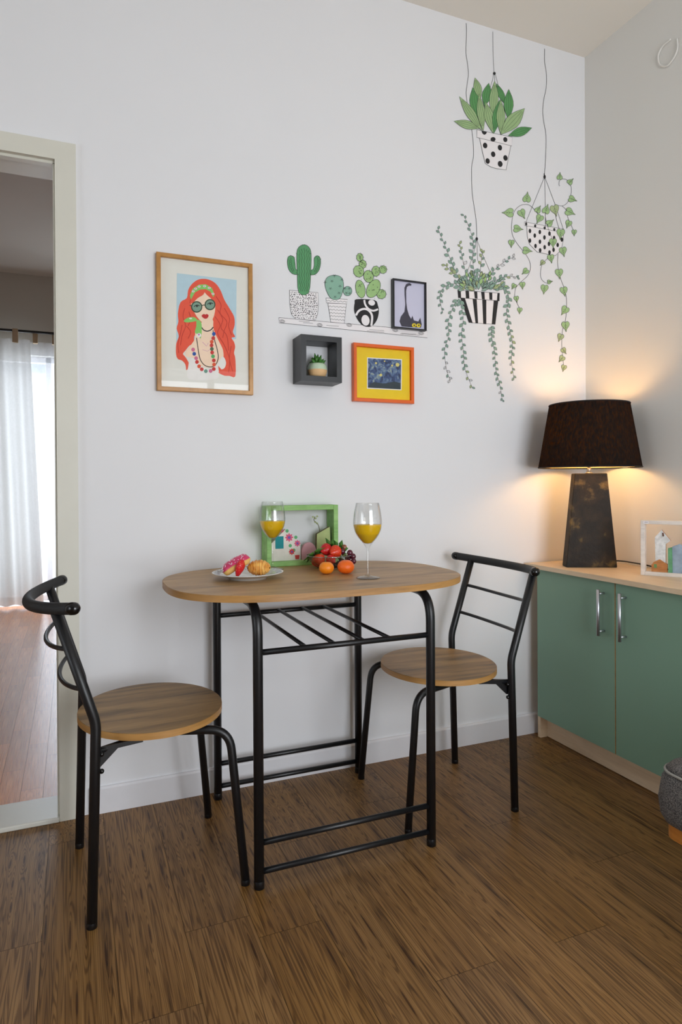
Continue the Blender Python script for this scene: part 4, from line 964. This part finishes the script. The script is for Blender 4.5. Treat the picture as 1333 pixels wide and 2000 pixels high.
# long-necked cat
X0, X1, Z0, Z1 = -.934, -.792, 1.612, 1.796
r = frame_thing('framed_picture', 'thin black frame with a dark long-tailed cat on lavender paper', (X0, X1, Z0, Z1), .0055, .02, mat('black_frame', (20, 20, 24), rough=.35))
card(r, 'backing_paper', X0 + .004, X1 - .004, Z0 + .004, Z1 - .004, -.009, mat('lavender_paper', (206, 206, 228), rough=.9, var=.01))
D = Draw(530, 460, 4.166, -.0094); CAT = mat('cat_ink', (66, 64, 78), rough=.9); YEL = mat('cat_eye_ink', (230, 206, 40), rough=.8)
D.new().poly([(1045, 700), (1055, 660), (1085, 620), (1092, 560), (1086, 480), (1085, 425), (1100, 394), (1125, 386), (1142, 396), (1140, 408), (1122, 408), (1106, 418), (1099, 450), (1100, 540), (1108, 600), (1122, 648), (1140, 678), (1150, 652), (1162, 690), (1198, 700), (1214, 668), (1226, 722), (1220, 750), (1120, 745), (1062, 740)], CAT, 1)
for x in (1163, 1200): D.oval(x, 730 + (x - 1163) * .06, 17, 16, YEL, 2).oval(x + 2, 731, 6, 7, BLK, 2.5, n=10)
D.build('print', r); pane(r, X0 + .004, X1 - .004, Z0 + .004, Z1 - .004, -.013)

# orange frame
X0, X1, Z0, Z1 = -1.0965, -.848, 1.332, 1.544
r = frame_thing('framed_picture', 'orange frame with yellow mat around a small dark blue swirly landscape', (X0, X1, Z0, Z1), .0125, .022, mat('orange_lacquer', (226, 98, 28), rough=.3, var=.03))
card(r, 'mat_board', X0 + .011, X1 - .011, Z0 + .011, Z1 - .011, -.008, mat('yellow_mat_board', (240, 206, 22), rough=.85, var=.04, scale=25))
def abstract():
    m, nt, b = newmat('blue_abstract_print'); L = nt.links.new
    tc = N(nt, 'ShaderNodeTexCoord'); n = N(nt, 'ShaderNodeTexNoise'); n.inputs['Scale'].default_value = 45; n.inputs['Detail'].default_value = 5; n.inputs['Distortion'].default_value = 1.6; L(tc.outputs['Object'], n.inputs['Vector'])
    cr = N(nt, 'ShaderNodeValToRGB'); e = cr.color_ramp.elements; e[0].position = .3; e[0].color = s2l((30, 34, 48)); e[1].position = .72; e[1].color = s2l((176, 186, 150)); k = e.new(.46); k.color = s2l((50, 72, 118)); k = e.new(.58); k.color = s2l((98, 124, 158))
    L(n.outputs['Fac'], cr.inputs[0]); L(cr.outputs[0], b.inputs['Base Color']); b.inputs['Roughness'].default_value = .8; return m
D = Draw(550, 640, 4.76, -.0084)
D.new().poly([(798, 276), (1122, 294), (1118, 582), (796, 566)], WT_, .5).poly([(806, 284), (1114, 302), (1110, 574), (804, 558)], abstract(), 1)
yl = cc('soft_yellow', (214, 204, 120))
for x, y, s_ in ((880, 330, 10), (1030, 352, 9), (1080, 345, 18), (925, 440, 13), (960, 312, 7)): D.oval(x, y, s_, s_, yl, 1.5)
D.poly([(806, 540), (860, 505), (960, 520), (1050, 500), (1111, 515), (1110, 574), (804, 558)], cc('dusk_green', (44, 58, 66)), 1.4, 0)
D.build('print', r); pane(r, X0 + .011, X1 - .011, Z0 + .011, Z1 - .011, -.013)
# ------------------------------------------------------------------ green shadow box with painted houses, on the table
gp = wood('green_painted_wood', ((112, 164, 84), (140, 190, 108), (166, 208, 134)), stretch=(3, 14, 14), scale=2, rough=.55, knots=0, fine=.1)
gx0, gx1, gz1 = aty(522, 1105, -.072).x, aty(661, 1000, -.072).x, aty(600, 987, -.072).z
g = thing('shadow_box', 'light green deep box frame with painted wooden houses, on the table', 'shadow box', ((gx0 + gx1) / 2, -.004, TZ))
w = (gx1 - gx0) / 2; h = gz1 - TZ; dp = .068; t = .0165
b = MB(); b.box((-w, -dp, 0), (-w + t, 0, h), gp, .0015); b.box((w - t, -dp, 0), (w, 0, h), gp, .0015); b.box((-w + t, -dp, 0), (w - t, 0, t), gp, .0015); b.box((-w + t, -dp, h - t), (w - t, 0, h), gp, .0015)
b.build('frame', g)
def house(par, x, wd, ht, rf, y, th, m, z=t, name='house', tilt=0):
    b = MB(); b.prism([(x, z), (x + wd, z), (x + wd + tilt, z + ht), (x + wd / 2 + tilt, z + ht + rf), (x + tilt, z + ht)], 'y', y - th, y, m); return b.build(name, par)
wp = mat('white_painted_wood', (226, 222, 214), rough=.7, var=.06, scale=40)
h1 = house(g, -w + t + .004, .107, .058, .05, -.03, .012, wp); h1['label'] = 'white wooden house painted with flowers'
yf = -.0425
def disc(b, x, z, r_, m, y, n=10, pet=0):
    pts = [(x + (r_ * (1 + (.25 * cos(pet * 2 * pi * k / n * 1.0) if pet else 0))) * cos(2 * pi * k / n), z + r_ * (1 + (.25 * cos(pet * 2 * pi * k / n) if pet else 0)) * sin(2 * pi * k / n)) for k in range(n)]
    b.prism(pts, 'y', y - .0006, y, m)
pk = cc('flower_pink', (216, 92, 130)); tl = cc('window_teal', (30, 138, 146)); lf = cc('leaf_green', (96, 176, 120)); rd = cc('flower_red', (206, 70, 66)); vi = cc('violet', (110, 90, 170))
b = MB()
X = lambda u: aty(u, 1040, -.046).x - (gx0 + gx1) / 2
Zz = lambda v: aty(560, v, -.046).z - TZ
for u, v, r_, m_ in ((565, 1050, .0125, pk), (581, 1062, .0098, pk), (570, 1078, .0095, rd), (551, 1036, .006, rd)): disc(b, X(u), Zz(v), r_, m_, yf, 32, 8); disc(b, X(u), Zz(v), r_ * .4, vi, yf - .0007, 12)
for u, v in ((561, 1037), (578, 1050), (567, 1066), (574, 1075)): disc(b, X(u), Zz(v), .006, lf, yf + .0001, 10)
b.prism([(X(577), Zz(1093)), (X(584), Zz(1093)), (X(585), Zz(1085)), (X(576), Zz(1085))], 'y', yf - .0006, yf, rd)
b.build('flower', h1)
MB().prism([(X(538), Zz(1071)), (X(554), Zz(1071)), (X(554), Zz(1047)), (X(538), Zz(1047))], 'y', yf - .0007, yf, tl).build('window', h1)
pm = mat('mauve_stone', (200, 150, 158), rough=.6, var=.05)
b = MB(); b.prism([(X(589), t), (X(616), t)] + [(X(602.5) + .0265 * cos(a), t + .026 + .034 * sin(a)) for a in [pi * k / 12 for k in range(13)]], 'y', -.05, -.038, pm); b.build('pebble', g)
og = mat('olive_painted_wood', (176, 190, 128), rough=.7, var=.08, scale=40)
b = MB(); b.prism([(X(617), t), (X(645), t), (X(643), Zz(1031)), (X(618), Zz(1045))], 'y', -.05, -.034, og, mat('bark_brown', (106, 92, 56), rough=.8)); b.build('slanted_house', g)
b = MB(); b.tube(smooth([(X(625), -.042, Zz(1040)), (X(622), -.042, Zz(1027)), (X(614), -.042, Zz(1018)), (X(616), -.042, Zz(1010))], 5), .0012, mat('twig', (104, 100, 72), rough=.8), n=6)
for u, v in ((612, 1011), (617, 1014), (620, 1010), (616, 1021), (620, 1024)): b.ell((X(u), -.042, Zz(v)), (.004, .001, .0035), mat('dry_leaf', (170, 182, 130), rough=.8), nu=6, nv=8)
b.build('twig', g)

# ------------------------------------------------------------------ white shadow box on the cabinet
wf = wood('whitewashed_wood', ((206, 198, 190), (222, 214, 206), (234, 228, 222)), stretch=(3, 14, 14), rough=.6, knots=0, fine=.08)
f_ = atz(1252, 1123, CT)
dirx = (atz(1333, 1128.5, CT) - f_); ang = atan2(dirx.y, dirx.x)
wb_ = thing('shadow_box', 'whitewashed open box frame with driftwood houses, right of the lamp', 'shadow box', (f_.x, f_.y, CT), ang)
Lw = .235; Hh = .193; dp = .035; t = .0135
Lw = min(Lw, .30)
b = MB(); b.box((0, 0, 0), (t, dp, Hh), wf, .0015); b.box((Lw - t, 0, 0), (Lw, dp, Hh), wf, .0015); b.box((t, 0, 0), (Lw - t, dp, t), wf, .0015); b.box((t, 0, Hh - t), (Lw - t, dp, Hh), wf, .0015); b.build('frame', wb_)
ob = wood('orange_driftwood', ((150, 92, 48), (188, 124, 70), (204, 146, 92)), stretch=(3, 10, 10), rough=.8, knots=.3, fine=.2)
b = MB(); b.prism([(.034, t), (.084, t), (.084, t + .028), (.060, t + .044), (.041, t + .034), (.034, t + .024)], 'y', .008, .02, ob); oh = b.build('low_house', wb_)
MB().prism([(.042, t + .014), (.051, t + .014), (.051, t + .027), (.042, t + .027)], 'y', .0072, .008, mat('green_window_paint', (104, 140, 88), rough=.8)).build('window', oh)
wv = mat('white_flaked_paint', (214, 216, 216), rough=.8, var=.16, scale=90, bump=.5)
MB().prism([(.046, t + .036), (.060, t + .044), (.078, t + .030), (.079, .112), (.094, .124), (.066, .160), (.044, .134)], 'y', .014, .026, wv, ob).build('white_house', wb_)
MB().tube([(.070, .013, .150), (.0715, .012, .138)], .0022, mat('rust', (90, 48, 30), rough=.9), n=6).build('peg', wb_)
MB().prism([(.087, t), (.100, t), (.099, t + .088), (.086, t + .084)], 'y', .008, .02, mat('green_peeling_paint', (92, 148, 108), rough=.7, var=.3, scale=40)).build('green_slat', wb_)
MB().prism([(.100, t), (.145, t), (.145, t + .085), (.121, t + .1), (.099, t + .09)], 'y', .012, .024, mat('blue_grey_peeling_paint', (140, 156, 172), rough=.7, var=.25, scale=30)).build('blue_house', wb_)
b = MB()
for k in range(4): b.box((.013 + k * .0028, -.0006, Hh - .0075), (.0148 + k * .0028, -.0003, Hh - .0062 + (k % 2) * .001), M['line'])
MB().box((.010, -.0004, Hh - .0115), (.026, .0002, Hh - .003), mat('paper_tag', (226, 222, 226), rough=.9)).build('price_tag', wb_)
b.build('tag_print', wb_)

# ------------------------------------------------------------------ wine glasses of juice
gl = glassmat('clear_glass', (.985, .99, .988), f0=.07, edge=.22)
jm, nt, jb = newmat('orange_juice'); jb.inputs['Base Color'].default_value = s2l((226, 172, 8)); jb.inputs['Roughness'].default_value = .25
jb.inputs['Subsurface Weight'].default_value = .25; jb.inputs['Subsurface Radius'].default_value = (.02, .012, .004)
nz = N(nt, 'ShaderNodeTexNoise'); nz.inputs['Scale'].default_value = 50; cr = N(nt, 'ShaderNodeValToRGB'); cr.color_ramp.elements[0].color = s2l((226, 178, 4)); cr.color_ramp.elements[1].color = s2l((234, 192, 20)); nt.links.new(nz.outputs['Fac'], cr.inputs[0]); nt.links.new(cr.outputs[0], jb.inputs['Base Color'])
def wine_glass(label, loc):
    t = thing('wine_glass', label, 'glass', loc, group='glasses of orange juice')
    hs = .095; H_ = .220
    outer = [(.0, .0), (.034, .0), (.0355, .0015), (.034, .003), (.02, .0055), (.008, .009), (.0042, .016), (.0036, .03), (.0036, .075), (.0044, .088), (.009, .097)]
    bowl = [(.009, .097), (.014, .104), (.026, .118), (.0365, .135), (.0415, .152), (.0425, .165), (.0412, .182), (.0385, .2), (.0345, H_)]
    inner = [(max(r - .0014, .0), z + (.001 if i else .004)) for i, (r, z) in enumerate(bowl)][::-1]; inner[0] = (.0333, H_)
    inner = inner[:-1] + [(.006, .1025), (0, .1015)]
    pts = outer + bowl[1:] + inner
    P = smooth([(a, 0, c) for a, c in pts[1:-1]], 3); prof = [(0, 0)] + [(max(v.x, 0), v.z) for v in P] + [(0, .1015)]
    MB().lathe(prof, gl, n=48).build('glass_body', t)
    lev = .1585
    jp = [(0, .1022)] + [(max(r - .0013, 0), z) for r, z in ((.0075, .1035), (.014, .106), (.026, .1195), (.0365, .1360), (.0412, .1515), (.0422, lev))] + [(.0, lev)]
    P = [(v.x, v.z) for v in smooth([(a, 0, c) for a, c in jp[:-1]], 4)]
    MB().lathe(P + [(0, lev)], jm, n=48).build('orange_juice', t)
    return t
p = atz(719, 1129.5, TZ); w1 = wine_glass('wine glass of orange juice at the table front, right of the fruit', (p.x, p.y, TZ))
w2 = copy_tree(w1); p = atz(533, 1112, TZ); w2.location = (p.x, p.y, TZ); w2['label'] = 'wine glass of orange juice behind the pastry plate'

# ------------------------------------------------------------------ pastry plate
pc = (-1.562, -.296)
pmt = mat('white_porcelain', (222, 224, 224), rough=.12, var=.02, coat=.5)
b = MB(); b.lathe([(0, .003), (.05, .003), (.052, 0), (.056, 0), (.058, .004), (.075, .010), (.104, .0185), (.1055, .020), (.104, .0208), (.078, .0135), (.066, .0105), (.060, .0085), (.0, .0075)], pmt, n=72)
P_ = thing('plate', 'white porcelain plate holding pastries at the table left', 'plate', (pc[0], pc[1], TZ)); b.build('plate_body', P_)
b = MB(); gm = mat('grey_relief', (170, 174, 178), rough=.2)
for k in range(36):
    a = 2 * pi * k / 36
    b.tube([( .083 * cos(a), .083 * sin(a), .0152), (.1 * cos(a + .05), .1 * sin(a + .05), .0198)], .0007, gm, n=5)
b.build('rim_relief', P_)
pz = TZ + .0078
def PT(u, v, dep):   # point above the plate: pixel at the depth of point dep
    d = ray(u, v); dd = (Vector(dep) - C0).dot(FW); return C0 + d * (dd / d.dot(FW))
# iced doughnut piece leaning
dep = (pc[0] - .03, pc[1], pz)
a0 = PT(438, 1117, dep); a1 = PT(486, 1090, dep)
ax = (a1 - a0).normalized(); dn = thing('iced_doughnut', 'pink iced doughnut piece with white sprinkles leaning on the plate', 'pastry', (a0.x, a0.y, pz))
dough = mat('golden_dough', (222, 178, 100), rough=.7, var=.12, scale=50, bump=.2); icing = mat('pink_icing', (206, 58, 104), rough=.3, var=.08, scale=60)
side = Vector((.40, -.9, 0)).normalized(); up_ = ax.cross(side).normalized(); up_ = up_ if up_.z > 0 else -up_
side = up_.cross(ax)
def bent(rw, rh, lo, hi, m, c_off=0.0, nn=20):
    b = MB(); L_ = (a1 - a0).length; vs = []; ns = 14
    for i in range(ns + 1):
        f = i / ns; s_ = sqrt(max(0, 1 - (2 * f - 1) ** 6)) if 0 < f < 1 else .15; c = a0 + ax * (L_ * (-.04 + 1.08 * f)) + up_ * (c_off + .006 * sin(pi * f))
        for k in range(nn):
            a = lo + (hi - lo) * k / (nn - 1 if hi - lo < 6 else nn); vs.append(c + side * (rw * cos(a) * s_) + up_ * (rh * sin(a) * s_))
    cl = hi - lo > 6; K_ = nn if cl else nn - 1
    b.add(vs, [(i * nn + k, i * nn + (k + 1) % nn, (i + 1) * nn + (k + 1) % nn, (i + 1) * nn + k) for i in range(ns) for k in range(K_)], m)
    b.add(vs[:nn], [tuple(range(nn))], m); b.add(vs[-nn:], [tuple(range(nn))], m)
    return b
zlow = min(v.z for v in bent(.021, .013, 0, 2 * pi, dough).v); sh_ = Vector((0, 0, pz + .002 - zlow)) if zlow < pz else Vector((0, 0, 0))
a0 = a0 + sh_ * .6; a1 = a1 + sh_ * .6
bd = bent(.0215, .0155, 0, 2 * pi, dough, -.002)
for v in bd.v: v.z = max(v.z, pz + .0005)
bd.build('dough', dn, world=True)
bi = bent(.0228, .0166, -.35, pi - .55, icing, -.001)
for v in bi.v: v.z = max(v.z, pz + .001)
bi.build('icing', dn, world=True)
b = MB(); spm = mat('white_sprinkle', (244, 226, 234), rough=.4)
L_ = (a1 - a0).length
for k in range(70):
    f = random.uniform(.06, .94); a = random.uniform(-.1, pi - .75); c = a0 + ax * (L_ * (-.04 + 1.08 * f)) + up_ * (-.001 + .006 * sin(pi * f)) + side * (.0230 * cos(a)) + up_ * (.0168 * sin(a))
    d = (ax * random.uniform(-1, 1) + side * random.uniform(-1, 1)).normalized() * .0018; b.tube([c - d, c + d], .0009, spm, n=5)
b.build('sprinkles', dn, world=True)
# halved strawberry
def strawberry_mat(n_, c1, c2):
    m, nt, b = newmat(n_); L = nt.links.new; tc = N(nt, 'ShaderNodeTexCoord'); v = N(nt, 'ShaderNodeTexVoronoi'); v.inputs['Scale'].default_value = 190; L(tc.outputs['Object'], v.inputs['Vector'])
    cr = N(nt, 'ShaderNodeValToRGB'); cr.color_ramp.elements[0].position = .12; cr.color_ramp.elements[0].color = s2l((226, 170, 90)); cr.color_ramp.elements[1].position = .28; cr.color_ramp.elements[1].color = s2l(c1)
    L(v.outputs['Distance'], cr.inputs[0]); L(cr.outputs[0], b.inputs['Base Color']); b.inputs['Roughness'].default_value = .3
    bp = N(nt, 'ShaderNodeBump'); bp.inputs['Strength'].default_value = .5; bp.inputs['Distance'].default_value = .001; L(v.outputs['Distance'], bp.inputs['Height']); L(bp.outputs[0], b.inputs['Normal'])
    return m
berry = strawberry_mat('strawberry_red', (204, 22, 34), None); berry2 = strawberry_mat('strawberry_orange_red', (226, 62, 28), None)
def sberry(b, c, axis, L_, R_, m, flat=1.0):
    axis = Vector(axis).normalized(); u = axis.orthogonal().normalized(); w_ = axis.cross(u); vs = []; nu, nv = 14, 20
    for i in range(nu + 1):
        t = i / nu; r_ = R_ * (sin(pi * min(t * 1.0, 1)) ** .7) * (1.12 - .75 * t); r_ = max(r_, .0002)
        for k in range(nv): a = 2 * pi * k / nv; vs.append(Vector(c) + axis * (L_ * (t - .5)) + u * r_ * cos(a) + w_ * r_ * sin(a) * flat)
    b.add(vs, [(i * nv + k, i * nv + (k + 1) % nv, (i + 1) * nv + (k + 1) % nv, (i + 1) * nv + k) for i in range(nu) for k in range(nv)], m); return b
cst = PT(468, 1112, (pc[0] + .0, pc[1] - .035, pz))
s1 = thing('strawberry', 'red halved strawberry between the iced doughnut and the croissant', 'strawberry', (cst.x, cst.y, pz))
b = sberry(MB(), cst + Vector((0, 0, .001)), (-.28, .1, -.9), .060, .0205, berry, .75)
for v in b.v: v.z = max(v.z, pz + .0006)
b.build('flesh', s1, world=True)
# croissant
cr_c = PT(506, 1113, (pc[0] + .025, pc[1] - .01, pz)); crs = thing('croissant', 'golden brown croissant at the right of the plate', 'pastry', (cr_c.x, cr_c.y, pz))
crm, nt, cb_ = newmat('baked_crust'); L = nt.links.new; tc = N(nt, 'ShaderNodeTexCoord'); nz = N(nt, 'ShaderNodeTexNoise'); nz.inputs['Scale'].default_value = 55; nz.inputs['Detail'].default_value = 5; L(tc.outputs['Object'], nz.inputs['Vector'])
cr = N(nt, 'ShaderNodeValToRGB'); e = cr.color_ramp.elements; e[0].position = .32; e[0].color = s2l((186, 112, 36)); e[1].position = .7; e[1].color = s2l((240, 196, 112)); k = e.new(.5); k.color = s2l((224, 158, 70)); L(nz.outputs['Fac'], cr.inputs[0]); L(cr.outputs[0], cb_.inputs['Base Color']); cb_.inputs['Roughness'].default_value = .4
b = MB(); ns, nv = 56, 28; vs = []
fdir = Vector((-.30, -.95, 0)).normalized(); lat = Vector((.95, -.30, 0))
for i in range(ns + 1):
    t = i / ns; env = sin(pi * min(max(t, .004), .996)) ** .55; steps = .85 + .15 * ((t * 7.0) % 1.0 if t < .5 else 1 - ((t * 7.0) % 1.0))
    R_ = .0265 * env * steps; a = (t - .5) * 1.9; c = cr_c + lat * (.040 * sin(a)) * 1.0 - fdir * (.02 * (1 - cos(a)) * -1) + Vector((0, 0, .0))
    tn = (lat * cos(a) + fdir * sin(a) * .5).normalized(); u = Vector((0, 0, 1)); w_ = tn.cross(u).normalized()
    for k in range(nv): q_ = 2 * pi * k / nv; vs.append(Vector((c.x, c.y, pz + .0235)) + u * R_ * .95 * sin(q_) + w_ * R_ * 1.1 * cos(q_))
for v in vs: v.z = max(v.z, pz + .0006)
b.add(vs, [(i * nv + k, i * nv + (k + 1) % nv, (i + 1) * nv + (k + 1) % nv, (i + 1) * nv + k) for i in range(ns) for k in range(nv)], crm); b.build('crust', crs, world=True)

# ------------------------------------------------------------------ fruit bowl
bc_ = atz(643, 1109, TZ); BX, BY = bc_.x, bc_.y
bowlg = glassmat('bowl_glass', (.95, .975, .965), f0=.10, edge=.7); rimg = glassmat('bowl_rim_glass', (.74, .80, .78), f0=.30, edge=.3)
W_ = thing('glass_bowl', 'shallow clear glass bowl of fruit in the table middle', 'bowl', (BX, BY, TZ))
prof = [(0, 0), (.034, 0), (.037, .002), (.052, .012), (.066, .026), (.0745, .040), (.0755, .0415), (.0745, .0425), (.0725, .0415), (.064, .0285), (.050, .0150), (.036, .0055), (0, .0042)]
MB().lathe(prof, bowlg, n=64).build('bowl_body', W_)
MB().tube([(.0750 * cos(2 * pi * k / 64), .0750 * sin(2 * pi * k / 64), .0425) for k in range(65)], .0016, rimg, n=8, cap=False).build('rim', W_)
MB().tube([(.0365 * cos(2 * pi * k / 64), .0365 * sin(2 * pi * k / 64), .0016) for k in range(65)], .0014, rimg, n=8, cap=False).build('foot_ring', W_)
DB = (BX, BY, TZ)
leafm = mat('strawberry_leaf', (66, 122, 40), rough=.6, var=.2)
def calyx(par, c, axis, R_):
    b = MB(); axis = Vector(axis).normalized(); u = axis.orthogonal().normalized(); w_ = axis.cross(u)
    for k in range(7):
        a = 2 * pi * k / 7; d = u * cos(a) + w_ * sin(a); p0 = Vector(c) - axis * .002; q_ = p0 + d * R_ * .7 - axis * .003; r_ = p0 + d * R_ * 1.25 + axis * .001; s_ = axis.cross(d) * R_ * .28
        b.add([p0, q_ + s_, r_, q_ - s_, p0 + axis * .0012, q_ + s_ + axis * .0012, r_ + axis * .0012, q_ - s_ + axis * .0012], [(0, 1, 2, 3), (4, 5, 6, 7), (0, 1, 5, 4), (1, 2, 6, 5), (2, 3, 7, 6), (3, 0, 4, 7)], leafm)
    b.build('leaves', par, world=True)
def berry_thing(label, u, v, dy, axis, L_, R_, m, cal=True):
    c = PT(u, v, (BX, BY + dy, TZ)); t = thing('strawberry', label, 'strawberry', (c.x, c.y, c.z - .02), group='strawberries in the glass bowl')
    sberry(MB(), c, axis, L_, R_, m).build('flesh', t, world=True)
    if cal: calyx(t, c - Vector(axis).normalized() * L_ * .5, axis, R_ * 1.15)
berry_thing('large orange-red strawberry inside the glass bowl, behind its left rim', 624, 1097, -.012, (.35, -.5, -.75), .054, .031, berry2)
berry_thing('red strawberry on top of the fruit, left of the other top one', 636, 1074, .012, (-.85, -.45, -.15), .048, .027, berry)
berry_thing('orange-red strawberry on top of the fruit beside the grapes', 654, 1078, -.005, (-.75, -.55, -.1), .050, .028, berry2)
berry_thing('dark red strawberry low in the bowl under the top ones', 648, 1094, -.02, (.3, -.8, -.3), .04, .022, berry, False)
# leafy sprig
b = MB(); c = PT(668, 1073, (BX, BY + .01, TZ))
for k in range(9):
    a = k * .75; d = Vector((cos(a), sin(a) * .6, .35 + .2 * sin(k))).normalized(); p0 = c + Vector((random.uniform(-.006, .006), 0, random.uniform(-.004, .004))); s_ = d.orthogonal().normalized() * .0045; q_ = p0 + d * .009; r_ = p0 + d * .018; n_ = d.cross(s_).normalized() * .0005
    b.add([p0, q_ + s_, r_, q_ - s_, p0 + n_, q_ + s_ + n_, r_ + n_, q_ - s_ + n_], [(0, 1, 2, 3), (4, 5, 6, 7), (0, 1, 5, 4), (1, 2, 6, 5), (2, 3, 7, 6), (3, 0, 4, 7)], leafm)
b.tube([c, c + Vector((-.008, 0, -.016))], .001, leafm, n=6)
tag(b.build('leaf_sprig', off=tuple(c)), 'small green leaf sprig between top strawberry and grapes', 'leaf')
# grapes
gr1 = mat('dark_red_grape', (84, 20, 42), rough=.22, var=.25, scale=50, coat=.4); gr2 = mat('amber_grape', (150, 84, 62), rough=.25, var=.2, scale=60, coat=.4); gr3 = mat('blue_black_grape', (34, 30, 52), rough=.25, var=.2)
gt = PT(680, 1080, (BX, BY, TZ)); Gt = thing('grape_bunch', 'bunch of dark red grapes hanging over the bowl rim', 'grapes', (gt.x, gt.y, gt.z))
for u, v, dy, R_, m in ((673, 1069, .01, .0088, gr2), (669, 1077, .0, .0098, gr1), (684, 1080, .005, .0100, gr1), (690, 1087, -.0, .0098, gr1), (680, 1090, .002, .0098, gr1), (691, 1096, -.008, .0092, gr1), (683, 1099, -.012, .0095, gr1)):
    c = PT(u, v, (BX, BY + dy, TZ)); MB().ell(c, (R_, R_, R_ * 1.12), m, nu=14, nv=20).build('grape', Gt, world=True)
b = MB(); b.tube(smooth([PT(668, 1086, DB), PT(674, 1084, DB), PT(678, 1082, DB), PT(684, 1087, DB)], 4), .0012, mat('grape_stalk', (150, 146, 92), rough=.7), n=6); b.build('stalk', Gt, world=True)
for i, (u, v, dy) in enumerate(((662, 1101, -.01), (668, 1096, .0), (656, 1104, -.004), (634, 1106, .012), (615, 1093, .02), (648, 1086, .03))):
    c = PT(u, v, (BX, BY + dy, TZ)); g_ = MB().ell(Vector((0, 0, 0)), (.0092, .0092, .0095), gr3, nu=12, nv=16).build('grape', off=None); g_.location = c
    tag(g_, 'loose blue-black grape at the bottom of the glass bowl', 'grape', 'loose grapes in the glass bowl')
# mandarins
def mandarin(label, u, v, R_, col):
    p = atz(u, v, TZ); p = p + Vector((0, .008, 0))
    t = thing('mandarin', label, 'fruit', (p.x, p.y, TZ), group='mandarins on the table')
    m = mat('mandarin_peel', col, rough=.35, var=.06, scale=80, bump=.35, bscale=500)
    fn = lambda d, th, ph: 1 - .10 * max(0, cos(th)) ** 12 - .05 * max(0, -cos(th)) ** 8 + .008 * cos(9 * ph) * abs(cos(th))
    MB().ell((0, 0, R_ * .84), (R_, R_, R_ * .86), m, fn=fn, nu=24, nv=40).build('peel', t)
    MB().lathe([(0, R_ * 1.62), (.0028, R_ * 1.61), (.0022, R_ * 1.58)], leafm, n=8).build('stem_scar', t)
    return t
mandarin('lighter orange mandarin on the table in front of the glass bowl', 640, 1122, .0232, (246, 142, 24))
mandarin('deeper orange mandarin on the table, right of the glass bowl', 678, 1121.5, .0262, (240, 106, 20))

# ------------------------------------------------------------------ small loop of white cable high on the right wall
def atx(u, v, x): d = ray(u, v); return C0 + d * ((x - CX) / d.x)
cq = lambda a, b_: atx(1030 + a / 4.4, 60 + b_ / 4.4, -.004)
o0 = cq(1210, 180); wl = thing('cable_loop', 'small white painted cable loop high on the right wall', 'cable', o0)
b = MB(); b.tube(smooth([cq(1235, 75), cq(1170, 130), cq(1132, 200), cq(1130, 260), cq(1150, 300), cq(1200, 305), cq(1245, 260), cq(1280, 200), cq(1296, 140), cq(1290, 70)], 6), .0035, M['wall_r'], n=8); b.build('cable', wl, world=True)
